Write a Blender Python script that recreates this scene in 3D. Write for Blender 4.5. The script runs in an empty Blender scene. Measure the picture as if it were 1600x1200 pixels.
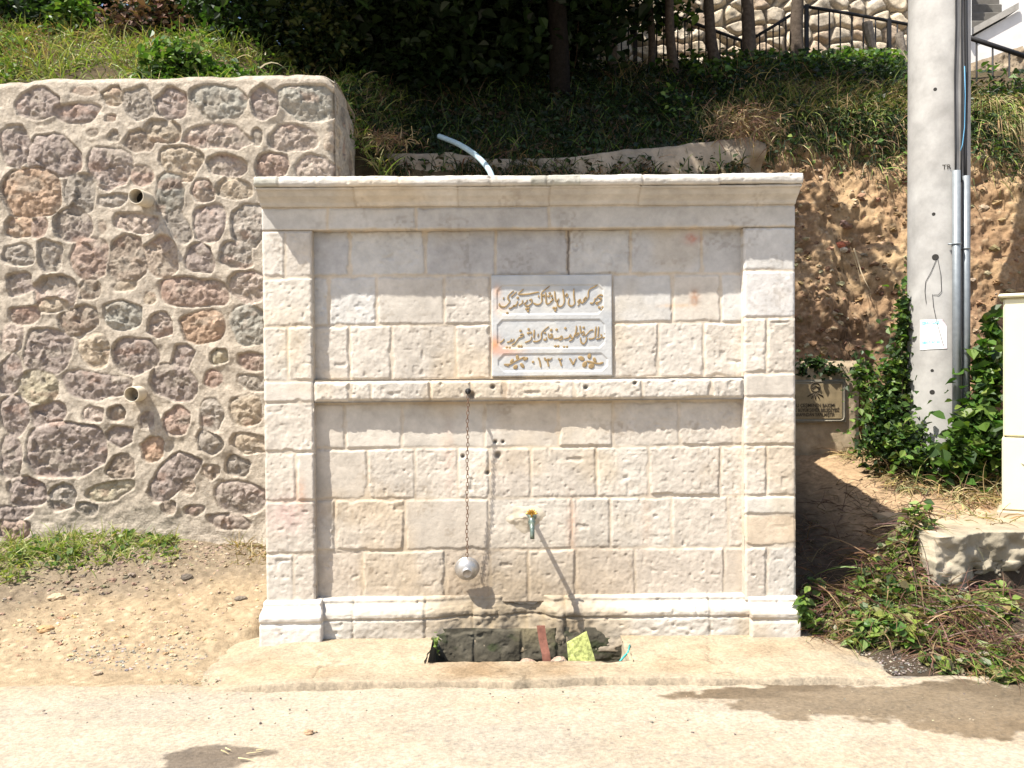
import bpy, math, random
import numpy as np
from mathutils import Vector, Matrix
random.seed(7)
RNG = np.random.default_rng(11)
SC = bpy.context.scene
COL = SC.collection

# ------------------------------------------------------------------ camera, sky, sun, exposure
FPX = 1383.0
YAW, PITCH, ROLL = -0.0085, -0.01434, -0.00836
CAM = np.array([-0.149, -5.334, 1.6])
_cy, _sy = math.cos(YAW), math.sin(YAW)
FWD = np.array([-_sy*math.cos(PITCH), _cy*math.cos(PITCH), math.sin(PITCH)])
_r = np.array([_cy, _sy, 0.0]); _u = np.cross(_r, FWD)
RGT = math.cos(ROLL)*_r + math.sin(ROLL)*_u
UPV = -math.sin(ROLL)*_r + math.cos(ROLL)*_u
cam_d = bpy.data.cameras.new('camera')
cam = bpy.data.objects.new('camera', cam_d); COL.objects.link(cam)
cam_d.sensor_width = 36.0; cam_d.lens = FPX/1600*36.0
cam_d.clip_start = 0.05; cam_d.clip_end = 600
cam.matrix_world = Matrix(((RGT[0], UPV[0], -FWD[0], CAM[0]), (RGT[1], UPV[1], -FWD[1], CAM[1]),
                           (RGT[2], UPV[2], -FWD[2], CAM[2]), (0, 0, 0, 1)))
SC.camera = cam
SUNDIR = Vector((1.4, 1.0, -2.8)).normalized()       # the way the light travels
world = bpy.data.worlds.new('World'); SC.world = world; world.use_nodes = True
nt = world.node_tree
sky = nt.nodes.new('ShaderNodeTexSky'); sky.sky_type = 'NISHITA'; sky.sun_disc = False
sky.sun_elevation = math.asin(-SUNDIR.z); sky.sun_rotation = math.atan2(-SUNDIR.x, -SUNDIR.y)
sky.air_density = 1.0; sky.dust_density = 2.0
bg = nt.nodes['Background']; bg.inputs[1].default_value = 0.10
nt.links.new(sky.outputs[0], bg.inputs[0])
sl = bpy.data.lights.new('sun', 'SUN'); sl.energy = 4.6; sl.angle = math.radians(0.5); sl.color = (1.0, 0.95, 0.855)
sun = bpy.data.objects.new('sun', sl); COL.objects.link(sun)
sun.location = (-14, -10, 28); sun.rotation_euler = SUNDIR.to_track_quat('-Z', 'Y').to_euler()
SC.view_settings.view_transform = 'Standard'; SC.view_settings.look = 'None'
SC.view_settings.gamma = 1.0; SC.view_settings.use_curve_mapping = False
SC.view_settings.exposure = 1.27

def at(px, py, Y):                                    # photograph pixel -> point on the vertical plane y = Y
    v = FWD + RGT*((px-800)/FPX) - UPV*((py-600)/FPX)
    return CAM + v*((Y-CAM[1])/v[1])
def atz(px, py, Z):                                   # photograph pixel -> point at height Z
    v = FWD + RGT*((px-800)/FPX) - UPV*((py-600)/FPX)
    return CAM + v*((Z-CAM[2])/v[2])

# ------------------------------------------------------------------ noise
def _hash(ix, iy, seed):
    h = (ix.astype(np.int64)*374761393 + iy.astype(np.int64)*668265263 + seed*974634777) & 0xffffffff
    h = ((h ^ (h >> 13))*1274126177) & 0xffffffff
    h = ((h ^ (h >> 16))*2246822519) & 0xffffffff
    return ((h ^ (h >> 15)) & 0xffffff)/float(0xffffff)
def vnoise(x, y, seed=0):
    x = np.asarray(x, float); y = np.asarray(y, float)
    ix = np.floor(x); iy = np.floor(y); fx = x-ix; fy = y-iy
    fx = fx*fx*(3-2*fx); fy = fy*fy*(3-2*fy)
    a = _hash(ix, iy, seed); b = _hash(ix+1, iy, seed); c = _hash(ix, iy+1, seed); d = _hash(ix+1, iy+1, seed)
    return (a*(1-fx)+b*fx)*(1-fy) + (c*(1-fx)+d*fx)*fy
def fbm(x, y, octv=4, seed=0, gain=0.5):
    s = 0; a = 1; t = 0
    for o in range(octv):
        s = s + a*(vnoise(x*2**o+17.3*o, y*2**o-9.1*o, seed+o)*2-1); t += a; a *= gain
    return s/t
def voro(x, y, seed=0, jit=0.9):
    ix = np.floor(x); iy = np.floor(y)
    f1 = np.full(x.shape, 9.0); f2 = np.full(x.shape, 9.0); idn = np.zeros(x.shape)
    for dx in (-1, 0, 1):
        for dy in (-1, 0, 1):
            cx = ix+dx; cy = iy+dy
            jx = cx+0.5+jit*(_hash(cx, cy, seed)-0.5); jy = cy+0.5+jit*(_hash(cx, cy, seed+5)-0.5)
            d = np.hypot(x-jx, y-jy); hid = _hash(cx, cy, seed+9)
            near = d < f1
            f2 = np.where(near, f1, np.minimum(f2, d)); idn = np.where(near, hid, idn); f1 = np.where(near, d, f1)
    return f1, f2, idn
def facets(x, y, seed=0):
    ix = np.floor(x); iy = np.floor(y); best = np.full(x.shape, 9.0); h = np.zeros(x.shape)
    for dx in (-1, 0, 1):
        for dy in (-1, 0, 1):
            cx = ix+dx; cy = iy+dy; px = x-cx-.5-.9*(_hash(cx, cy, seed)-.5); py = y-cy-.5-.9*(_hash(cx, cy, seed+5)-.5); d = px*px+py*py; m = d < best
            v = (_hash(cx, cy, seed+1)-.5)*px*1.6+(_hash(cx, cy, seed+2)-.35)*py*1.6+(_hash(cx, cy, seed+3)-.5)*.7
            h = np.where(m, v, h); best = np.where(m, d, best)
    return h
def sst(a, b, x):
    t = np.clip((x-a)/(b-a), 0, 1); return t*t*(3-2*t)
def lerp(a, b, t):
    t = np.asarray(t)[..., None]; return np.asarray(a)*(1-t)+np.asarray(b)*t

# ------------------------------------------------------------------ materials
def pmat(name, color=None, rough=0.9, metal=0.0, var=0.25, vscale=9.0, bump=0.4, bscale=70.0, bdist=0.004, spec=0.25, tint=None, wet=False):
    m = bpy.data.materials.new(name); m.use_nodes = True
    n = m.node_tree.nodes; L = m.node_tree.links; p = n['Principled BSDF']
    p.inputs['Roughness'].default_value = rough; p.inputs['Metallic'].default_value = metal
    p.inputs['Specular IOR Level'].default_value = spec
    tc = n.new('ShaderNodeTexCoord')
    if color is None:
        a = n.new('ShaderNodeAttribute'); a.attribute_name = 'Col'; csock = a.outputs['Color']
    else:
        a = n.new('ShaderNodeRGB'); a.outputs[0].default_value = (*color, 1); csock = a.outputs[0]
    if var > 0:
        no = n.new('ShaderNodeTexNoise'); no.inputs['Scale'].default_value = vscale; no.inputs['Detail'].default_value = 8
        no.inputs['Roughness'].default_value = 0.65
        L.new(tc.outputs['Object'], no.inputs['Vector'])
        mr = n.new('ShaderNodeMapRange'); mr.inputs[1].default_value = 0.3; mr.inputs[2].default_value = 0.7
        mr.inputs[3].default_value = 1-var; mr.inputs[4].default_value = 1+var
        L.new(no.outputs[0], mr.inputs[0])
        mx = n.new('ShaderNodeMix'); mx.data_type = 'RGBA'; mx.blend_type = 'MULTIPLY'; mx.inputs[0].default_value = 1
        L.new(csock, mx.inputs[6]); L.new(mr.outputs[0], mx.inputs[7]); csock = mx.outputs[2]
        if tint:
            n2 = n.new('ShaderNodeTexNoise'); n2.inputs['Scale'].default_value = vscale*0.37; n2.inputs['Detail'].default_value = 5
            L.new(tc.outputs['Object'], n2.inputs['Vector'])
            m2 = n.new('ShaderNodeMapRange'); m2.inputs[1].default_value = 0.45; m2.inputs[2].default_value = 0.7
            m2.inputs[3].default_value = 0; m2.inputs[4].default_value = 0.55
            L.new(n2.outputs[0], m2.inputs[0])
            mt = n.new('ShaderNodeMix'); mt.data_type = 'RGBA'; mt.blend_type = 'MULTIPLY'
            mt.inputs[7].default_value = (*tint, 1)
            L.new(m2.outputs[0], mt.inputs[0]); L.new(csock, mt.inputs[6]); csock = mt.outputs[2]
    L.new(csock, p.inputs['Base Color'])
    if wet:
        w = n.new('ShaderNodeAttribute'); w.attribute_name = 'Wet'
        wr = n.new('ShaderNodeMapRange'); wr.inputs[3].default_value = rough; wr.inputs[4].default_value = 0.45
        L.new(w.outputs['Fac'], wr.inputs[0]); L.new(wr.outputs[0], p.inputs['Roughness'])
    if bump > 0:
        b1 = n.new('ShaderNodeTexNoise'); b1.inputs['Scale'].default_value = bscale; b1.inputs['Detail'].default_value = 7
        b1.inputs['Roughness'].default_value = 0.7
        L.new(tc.outputs['Object'], b1.inputs['Vector'])
        bp = n.new('ShaderNodeBump'); bp.inputs['Strength'].default_value = bump; bp.inputs['Distance'].default_value = bdist
        L.new(b1.outputs[0], bp.inputs['Height']); L.new(bp.outputs[0], p.inputs['Normal'])
    return m
def leafmat(name, transl=0.35, rough=0.45):
    m = bpy.data.materials.new(name); m.use_nodes = True
    n = m.node_tree.nodes; L = m.node_tree.links; p = n['Principled BSDF']
    a = n.new('ShaderNodeAttribute'); a.attribute_name = 'Col'
    L.new(a.outputs['Color'], p.inputs['Base Color']); p.inputs['Roughness'].default_value = rough
    p.inputs['Specular IOR Level'].default_value = 0.3
    t = n.new('ShaderNodeBsdfTranslucent'); g = n.new('ShaderNodeMix'); g.data_type = 'RGBA'; g.blend_type = 'MULTIPLY'
    g.inputs[0].default_value = 1; g.inputs[7].default_value = (1.1, 1.3, 0.5, 1)
    L.new(a.outputs['Color'], g.inputs[6]); L.new(g.outputs[2], t.inputs['Color'])
    ms = n.new('ShaderNodeMixShader'); ms.inputs[0].default_value = transl
    out = n['Material Output']
    L.new(p.outputs[0], ms.inputs[1]); L.new(t.outputs[0], ms.inputs[2]); L.new(ms.outputs[0], out.inputs[0])
    return m
M = {}
M['limestone'] = pmat('limestone', None, 0.92, var=0.14, vscale=14, bump=0.45, bscale=95, bdist=0.005, spec=0.15)
M['marble'] = pmat('marble', None, 0.6, var=0.10, vscale=10, bump=0.12, bscale=60, spec=0.3)
M['letter'] = pmat('gilt_letter', (0.26, 0.18, 0.085), 0.6, var=0.25, vscale=40, bump=0.1, spec=0.4)
M['rubble'] = pmat('rubble', None, 0.93, var=0.30, vscale=30, bump=1.0, bscale=62, bdist=0.012, spec=0.15)
M['concrete'] = pmat('concrete', None, 0.92, var=0.2, vscale=9, bump=0.4, bscale=60, spec=0.15)
M['pole'] = pmat('pole_concrete', (0.34, 0.33, 0.315), 0.85, var=0.22, vscale=5, bump=0.25, bscale=70, bdist=0.002, tint=(0.72, 0.70, 0.68))
M['road'] = pmat('road', None, 0.92, var=0.30, vscale=55, bump=0.9, bscale=110, bdist=0.007, spec=0.2, wet=True)
M['soil'] = pmat('soil', None, 0.97, var=0.3, vscale=24, bump=0.9, bscale=75, bdist=0.012, spec=0.08, wet=True)
M['leaf'] = leafmat('leaf', 0.35)
M['dry'] = leafmat('dry_leaf', 0.15, 0.7)
M['bark'] = pmat('bark', None, 0.95, var=0.4, vscale=22, bump=0.9, bscale=40, bdist=0.015, spec=0.1)
M['iron'] = pmat('iron', (0.018, 0.017, 0.018), 0.6, var=0.2, vscale=30, bump=0.1)
M['steel'] = pmat('galvanised', (0.22, 0.24, 0.255), 0.5, metal=0.4, var=0.15, vscale=18, bump=0.08)
M['bowl'] = pmat('bowl_steel', (0.42, 0.40, 0.38), 0.42, metal=0.75, var=0.2, vscale=30, bump=0.05)
M['chain'] = pmat('rusty_chain', (0.15, 0.09, 0.06), 0.75, metal=0.3, var=0.4, vscale=70, bump=0.2)
M['brass'] = pmat('brass', (0.55, 0.33, 0.08), 0.35, metal=0.8, var=0.15, vscale=50, bump=0.05)
M['tapmetal'] = pmat('tap_metal', (0.16, 0.20, 0.17), 0.4, metal=0.6, var=0.5, vscale=50, bump=0.1)
M['rust'] = pmat('rust', (0.17, 0.072, 0.05), 0.85, var=0.35, vscale=35, bump=0.3)
M['pad'] = pmat('scour_pad', (0.27, 0.29, 0.10), 0.95, var=0.75, vscale=42, bump=0.8, bscale=160)
M['cream'] = pmat('cream_paint', (0.62, 0.58, 0.40), 0.55, var=0.05, vscale=4, bump=0.05, spec=0.3)
M['seam'] = pmat('seam', (0.10, 0.09, 0.06), 0.8, var=0.1, bump=0)
M['lock'] = pmat('lock_white', (0.72, 0.71, 0.68), 0.45, var=0.05, bump=0)
M['pvc'] = pmat('pvc_cream', (0.52, 0.46, 0.36), 0.5, var=0.12, vscale=20, bump=0.05)
M['dark'] = pmat('inside_shade', (0.03, 0.028, 0.025), 0.9, var=0.2, bump=0.1)  # near-black colour standing in for the shade inside openings
M['hose'] = pmat('hose', (0.34, 0.44, 0.47), 0.45, var=0.12, vscale=18, bump=0.05)
M['cable'] = pmat('black_cable', (0.02, 0.02, 0.022), 0.55, var=0.1, bump=0)
M['bluecable'] = pmat('blue_cable', (0.10, 0.28, 0.45), 0.5, var=0.1, bump=0)
M['paper'] = pmat('paper', None, 0.8, var=0.03, vscale=20, bump=0.05)
M['cyanink'] = pmat('cyan_ink', (0.20, 0.62, 0.66), 0.8, var=0.1, bump=0)
M['greyink'] = pmat('grey_ink', (0.52, 0.53, 0.60), 0.8, var=0.1, bump=0)
M['plate'] = pmat('plaque_plate', (0.215, 0.165, 0.095), 0.75, var=0.3, vscale=12, bump=0.1, spec=0.3)
M['plateframe'] = pmat('plaque_frame', (0.22, 0.20, 0.16), 0.5, metal=0.3, var=0.2, bump=0.1)
M['ink'] = pmat('dark_ink', (0.05, 0.038, 0.025), 0.8, var=0.2, bump=0)
M['white'] = pmat('whitewash', (0.66, 0.63, 0.60), 0.9, var=0.15, vscale=3, bump=0.3)
M['stucco'] = pmat('stucco', None, 0.93, var=0.32, vscale=6, bump=0.5, bscale=30, bdist=0.01)

# ------------------------------------------------------------------ mesh helpers
def link_mesh(name, me, mat, parent=None):
    o = bpy.data.objects.new(name, me); COL.objects.link(o)
    if mat: me.materials.append(mat)
    if parent is not None: o.parent = parent
    return o
def world_loc(o):
    v = Vector(o.location)
    while o.parent is not None:
        o = o.parent; v = v + Vector(o.location)
    return v
def mk(name, V, F, mat, parent=None, smooth=True, col=None, wet=None):
    V = np.asarray(V, float).reshape(-1, 3)
    if parent is not None: V = V - np.array(world_loc(parent))
    me = bpy.data.meshes.new(name)
    if isinstance(F, np.ndarray):
        k = F.shape[1]; m = len(F)
        me.vertices.add(len(V)); me.vertices.foreach_set('co', V.astype(np.float32).ravel())
        me.loops.add(m*k); me.loops.foreach_set('vertex_index', F.astype(np.int32).ravel())
        me.polygons.add(m); me.polygons.foreach_set('loop_start', np.arange(0, m*k, k, dtype=np.int32))
        me.update(calc_edges=True)
    else:
        me.from_pydata([tuple(v) for v in V], [], [tuple(f) for f in F]); me.update()
    me.polygons.foreach_set('use_smooth', np.full(len(me.polygons), smooth))
    if col is not None:
        c = np.asarray(col, float)
        if c.ndim == 1: c = np.tile(c, (len(V), 1))
        c = np.concatenate([np.clip(c.reshape(-1, 3), 0.004, 0.95), np.ones((len(V), 1))], 1)
        a = me.color_attributes.new('Col', 'FLOAT_COLOR', 'POINT'); a.data.foreach_set('color', c.astype(np.float32).ravel())
    if wet is not None:
        a = me.attributes.new('Wet', 'FLOAT', 'POINT'); a.data.foreach_set('value', np.asarray(wet, np.float32).ravel())
    return link_mesh(name, me, mat, parent)
def gfaces(ny, nx, off=0):
    i = np.arange(ny-1)[:, None]*nx + np.arange(nx-1)[None, :]
    return np.stack([i, i+1, i+nx+1, i+nx], -1).reshape(-1, 4)+off
def grid(name, P, mat, parent=None, col=None, wet=None, smooth=True):
    ny, nx = P.shape[:2]
    return mk(name, P.reshape(-1, 3), gfaces(ny, nx), mat, parent, smooth, None if col is None else col.reshape(-1, 3), wet)
class MB:
    def __init__(s): s.v = []; s.f = []
    def add(s, V, F):
        o = len(s.v); s.v += [tuple(map(float, p)) for p in V]; s.f += [tuple(int(i)+o for i in f) for f in F]
    def box(s, x0, x1, y0, y1, z0, z1, c=0.0):
        if c <= 0:
            V = [(x, y, z) for z in (z0, z1) for y in (y0, y1) for x in (x0, x1)]
            s.add(V, [(0, 2, 3, 1), (4, 5, 7, 6), (0, 1, 5, 4), (2, 6, 7, 3), (0, 4, 6, 2), (1, 3, 7, 5)]); return
        rings = []
        for z, i in ((z0, c), (z0+c, 0), (z1-c, 0), (z1, c)):
            a, b, d, e = x0+i, x1-i, y0+i, y1-i
            rings.append([(a+c, d, z), (b-c, d, z), (b, d+c, z), (b, e-c, z), (b-c, e, z), (a+c, e, z), (a, e-c, z), (a, d+c, z)])
        V = [p for r in rings for p in r]; F = [tuple(range(7, -1, -1)), tuple(range(24, 32))]
        for k in range(3):
            for j in range(8): F.append((k*8+j, k*8+(j+1) % 8, k*8+8+(j+1) % 8, k*8+8+j))
        s.add(V, F)
    def tube(s, path, rad, n=8, cap=True):
        path = [Vector(p) for p in path]; k = len(path)
        if not hasattr(rad, '__len__'): rad = [rad]*k
        V = []; F = []; up = None
        for i, p in enumerate(path):
            t = (path[min(i+1, k-1)]-path[max(i-1, 0)]).normalized()
            if up is None: up = Vector((0, 0, 1)) if abs(t.z) < 0.9 else Vector((1, 0, 0))
            a = t.cross(up).normalized(); b = a.cross(t).normalized(); up = b
            for j in range(n):
                q = 2*math.pi*j/n; V.append(p+(a*math.cos(q)+b*math.sin(q))*rad[i])
        for i in range(k-1):
            for j in range(n): F.append((i*n+j, i*n+(j+1) % n, (i+1)*n+(j+1) % n, (i+1)*n+j))
        if cap: F.append(tuple(range(n-1, -1, -1))); F.append(tuple((k-1)*n+j for j in range(n)))
        s.add(V, F)
    def lathe(s, prof, org, axis=(0, 0, 1), n=24):        # prof: (radius, height along axis)
        ax = Vector(axis).normalized(); a = ax.orthogonal().normalized(); b = ax.cross(a); org = Vector(org)
        V = []; F = []; k = len(prof)
        for r, h in prof:
            for j in range(n):
                q = 2*math.pi*j/n; V.append(org+ax*h+(a*math.cos(q)+b*math.sin(q))*r)
        for i in range(k-1):
            for j in range(n): F.append((i*n+j, i*n+(j+1) % n, (i+1)*n+(j+1) % n, (i+1)*n+j))
        s.add(V, F)
    def torus(s, c, R, r, a, b, n=12, m=6):               # ring in the plane of a, b
        a = Vector(a); b = Vector(b); nrm = a.cross(b).normalized(); c = Vector(c); V = []; F = []
        for i in range(n):
            q = 2*math.pi*i/n; e = a*math.cos(q)+b*math.sin(q); u = e.normalized()
            for j in range(m):
                w = 2*math.pi*j/m; V.append(c+e*R+(u*math.cos(w)+nrm*math.sin(w))*r)
        for i in range(n):
            for j in range(m): F.append((i*m+j, ((i+1) % n)*m+j, ((i+1) % n)*m+(j+1) % m, i*m+(j+1) % m))
        s.add(V, F)
    def build(s, name, mat, parent=None, smooth=False, col=None):
        return mk(name, s.v, s.f, mat, parent, smooth, col)
def tag(o, label=None, cat=None, group=None, kind=None):
    if label: o['label'] = label
    if cat: o['category'] = cat
    if group: o['group'] = group
    if kind: o['kind'] = kind
    return o
def thing(name, label, cat, loc, group=None):
    o = bpy.data.objects.new(name, None); COL.objects.link(o); o.location = [float(c) for c in loc]
    o.empty_display_size = 0.1
    return tag(o, label, cat, group)
def text_mesh(name, s, size, loc, mat, parent=None, depth=0.0015, width=None, bold=0.0, align='LEFT'):
    cu = bpy.data.curves.new(name, 'FONT'); cu.body = s; cu.size = size; cu.extrude = depth; cu.align_x = align; cu.offset = bold
    t = bpy.data.objects.new(name, cu); COL.objects.link(t)
    bpy.context.view_layer.update()
    me = bpy.data.meshes.new_from_object(t.evaluated_get(bpy.context.evaluated_depsgraph_get()))
    bpy.data.objects.remove(t); bpy.data.curves.remove(cu)
    V = np.empty(len(me.vertices)*3); me.vertices.foreach_get('co', V); V = V.reshape(-1, 3)
    F = [tuple(p.vertices) for p in me.polygons]; bpy.data.meshes.remove(me)
    if width:
        w = V[:, 0].max()-V[:, 0].min(); V[:, 0] *= width/w
    W = np.stack([V[:, 0]+loc[0], -V[:, 2]+loc[1], V[:, 1]+loc[2]], 1)
    return W, F

# ------------------------------------------------------------------ vegetation helpers
def rand_dirs(n):
    v = RNG.normal(size=(n, 3)); return v/np.linalg.norm(v, axis=1)[:, None]
def nrm(v): return v/np.maximum(np.linalg.norm(v, axis=-1, keepdims=True), 1e-9)
LSH = np.array([(0, 0), (0.30, 0.28), (0.36, 0.55), (0, 1.0), (-0.36, 0.55), (-0.30, 0.28)])
def leaves(P, size, col, up=0.6, lay=None):
    """leaf-shaped folded faces; returns V, F, C"""
    n = len(P); size = np.broadcast_to(size, (n,))
    N = rand_dirs(n); N[:, 2] = np.abs(N[:, 2])+up; N[:, 1] -= up*0.5; N = nrm(N)
    T = nrm(np.cross(N, rand_dirs(n)))
    if lay is not None: T = nrm(T+lay)
    B = np.cross(N, T)
    V = np.empty((n, 6, 3))
    for k, (a, b) in enumerate(LSH):
        fold = 0.18*abs(a)*2 - 0.25*b*b
        V[:, k] = P + size[:, None]*(B*a + T*(b-0.4) + N*fold)
    F = np.empty((n, 2, 4), int); o = np.arange(n)[:, None]*6
    F[:, 0] = o+np.array([0, 1, 2, 3]); F[:, 1] = o+np.array([0, 3, 4, 5])
    C = np.repeat(np.broadcast_to(col, (n, 3)), 6, axis=0)
    return V.reshape(-1, 3), F.reshape(-1, 4), C
def blades(P, D, length, width, bend, col, seg=4, grav=1.0):
    """curved tapering strips"""
    n = len(P); length = np.broadcast_to(length, (n,)); width = np.broadcast_to(width, (n,)); bend = np.broadcast_to(bend, (n,))
    D = nrm(D); S = nrm(np.cross(D, rand_dirs(n)))
    V = np.empty((n, seg+1, 2, 3))
    p = P.copy(); d = D.copy()
    for k in range(seg+1):
        w = width*(1-(k/seg)**1.6*0.92)
        V[:, k, 0] = p-S*w[:, None]/2; V[:, k, 1] = p+S*w[:, None]/2
        p = p+d*(length/seg)[:, None]
        d = nrm(d+np.stack([0*bend, 0*bend, -bend*grav], 1)+0.12*rand_dirs(n))
    F = []
    o = np.arange(n)[:, None]*(2*(seg+1))
    for k in range(seg):
        F.append(o+np.array([2*k, 2*k+1, 2*k+3, 2*k+2]))
    F = np.stack(F, 1).reshape(-1, 4)
    C = np.repeat(np.broadcast_to(col, (n, 3)), 2*(seg+1), axis=0)
    return V.reshape(-1, 3), F, C
def merge(parts):
    Vs = []; Fs = []; Cs = []; o = 0
    for V, F, C in parts:
        Vs.append(V); Fs.append(F+o); Cs.append(C); o += len(V)
    return np.concatenate(Vs), np.concatenate(Fs), np.concatenate(Cs)
def veg(name, parts, mat, parent=None):
    V, F, C = merge(parts)
    return mk(name, V, F, mat, parent, False, C)
def pal(cols, n, jit=0.25):
    c = np.asarray(cols)[RNG.integers(0, len(cols), n)]
    return c*(1+jit*(RNG.random((n, 1))*2-1))*(1+0.1*(RNG.random((n, 3))*2-1))
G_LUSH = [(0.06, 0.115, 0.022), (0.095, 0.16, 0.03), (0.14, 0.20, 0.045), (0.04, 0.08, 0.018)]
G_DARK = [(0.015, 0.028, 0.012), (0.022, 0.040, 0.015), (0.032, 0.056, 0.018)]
G_GRASS = [(0.17, 0.22, 0.045), (0.21, 0.25, 0.06), (0.12, 0.17, 0.035), (0.27, 0.25, 0.10)]
D_STRAW = [(0.30, 0.21, 0.10), (0.24, 0.16, 0.08), (0.36, 0.28, 0.15), (0.17, 0.11, 0.06)]
D_REED = [(0.18, 0.10, 0.07), (0.13, 0.07, 0.05), (0.24, 0.15, 0.09)]
def clumps(cent, rad, nclump, per, spread, flat=1.0):
    """points gathered in clumps inside an ellipsoid"""
    d = rand_dirs(nclump)*(RNG.random((nclump, 1))**0.45)
    c = np.asarray(cent)+d*np.asarray(rad)
    p = np.repeat(c, per, axis=0)+RNG.normal(size=(nclump*per, 3))*spread*np.array([1, 1, flat])
    return p

# ------------------------------------------------------------------ the fountain
ftn = thing('stone_fountain', 'pale ashlar limestone fountain with moulded cornice, two recessed panels and a marble inscription', 'fountain', (0, 0.6, 0))
YF, YP = 0.0, 0.07                                    # pilaster face, recessed panel face
def zc(py, Y=0.0): return at(830, py, Y)[2]
def xc(px, Y=0.0, py=600): return at(px, py, Y)[0]
LIME = 0.77*np.array([(0.60, 0.545, 0.475), (0.62, 0.565, 0.49), (0.585, 0.525, 0.45), (0.605, 0.555, 0.49), (0.58, 0.515, 0.44)])
GREY = 0.84*np.array([(0.50, 0.48, 0.455), (0.53, 0.51, 0.48), (0.47, 0.455, 0.44)])
WARM = 0.79*np.array([(0.56, 0.485, 0.40), (0.58, 0.51, 0.425), (0.55, 0.48, 0.40)])
JOINT = np.array((0.46, 0.40, 0.325))
def stains(X, Z, C):
    n = fbm(X*3, Z*3, 5, 91); n2 = fbm(X*14, Z*14, 4, 92)
    C = C*(1+0.10*n+0.08*n2)[..., None]
    gw = sst(.0, .4, fbm(X*1.7+8, Z*1.1, 5, 97)); C = lerp(C, C*np.array((0.84, 0.83, 0.82)), gw*.6)
    C = lerp(C, C*np.array((0.97, 0.88, 0.74)), np.clip(sst(0.05, 0.45, fbm(X*2.2, Z*2.6, 4, 93))*0.55, 0, 1))
    # damp brown discoloration round and under the spout
    cx, cz = xc(800), zc(960)
    w = np.exp(-(((X-cx)/0.75)**2+((Z-cz+.02)/0.42)**2))
    C = lerp(C, C*np.array((0.66, 0.58, 0.47)), np.clip(w*1.0+0.35*w*n2, 0, 0.85))
    w = sst(0.62, 0.85, vnoise(X*8, Z*8, 94))*sst(0.5, 0.75, vnoise(X*60, Z*60, 95))
    C = lerp(C, C*np.array((0.70, 0.66, 0.62)), w*0.5)
    for px, py, rx, rz, cc, s in ((1086, 372, .045, .03, (0.42, 0.17, 0.12), .75), (1090, 466, .028, .05, (0.30, 0.15, 0.08), .8), (1060, 478, .10, .012, (0.55, 0.36, 0.20), .5),
                                  (447, 800, .12, .10, (0.55, 0.30, 0.28), .35), (468, 765, .03, .09, (0.45, 0.27, 0.18), .6), (700, 720, .03, .2, (0.58, 0.40, 0.32), .35),
                                  (1012, 820, .03, .17, (0.5, 0.33, 0.22), .3), (893, 822, .03, .15, (0.45, 0.28, 0.2), .5), (790, 610, .03, .05, (0.25, 0.18, 0.14), .5), (732, 616, .035, .035, (0.2, 0.17, 0.15), .6)):
        g = np.exp(-(((X-xc(px))/rx)**2+((Z-zc(py))/rz)**2))*(0.35+0.65*vnoise(X*70, Z*70, 96))
        C = lerp(C, np.array(cc), np.clip(g*s*1.3, 0, s))
    return C
def block_field(X, Z, blocks, seed, edge=0.013, rough=1.0):
    r = np.random.default_rng(seed)
    Xw = X+0.006*fbm(X*8, Z*8, 3, seed+1)+0.003*fbm(X*40, Z*40, 2, seed+2)
    Zw = Z+0.006*fbm(X*8, Z*8, 3, seed+3)+0.003*fbm(X*40, Z*40, 2, seed+4)
    H = np.full(X.shape, -0.0055); C = np.tile(JOINT, X.shape+(1,))*(1+0.15*fbm(X*20, Z*20, 3, seed+5))[..., None]
    tool = fbm(X*16, Z*16, 4, seed+6); fine = fbm(X*55, Z*55, 3, seed+7)
    diag = fbm((X+Z*0.5)*70, (Z-X*0.4)*14, 3, seed+8)
    for (x0, x1, z0, z1, tone, sm) in blocks:
        d = np.minimum(np.minimum(Xw-x0, x1-Xw), np.minimum(Zw-z0, z1-Zw))
        cor = np.minimum(np.minimum(Xw-x0, x1-Xw)+np.minimum(Zw-z0, z1-Zw), 1)*0.72-0.006
        d = np.minimum(d, cor)
        chip = 0.012*np.clip(fbm(X*13, Z*13, 3, seed+11)-0.15, 0, 1)
        pr = sst(0.001, edge, d-0.0025-chip*2.0*rough)
        k = rough*(0.30 if sm else 1.0)
        off = r.uniform(-0.003, 0.004); tx, tz = r.uniform(-.006, .006, 2)
        h = off+tx*(X-(x0+x1)/2)/(x1-x0)+tz*(Z-(z0+z1)/2)/(z1-z0)
        h = h+k*(0.0034*tool+0.0020*fine+0.0015*diag)
        pit = sst(0.80-0.08*r.random(), 0.93, vnoise(X*38+r.random()*9, Z*38, seed+12))*0.0030 + sst(0.90, 0.98, vnoise(X*17, Z*17, seed+13))*0.006
        h = h-k*pit
        base = np.array(tone)*(1+r.uniform(-0.04, 0.04))
        c = base*(1-np.clip(pit*15, 0, .15)*k)[..., None]
        H = np.where(d > 0, -0.0055*(1-pr)+h*pr, H)
        C = np.where((d > 0)[..., None], lerp(C, c, np.clip(pr*1.3, 0, 1)), C)
    return H, C
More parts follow.
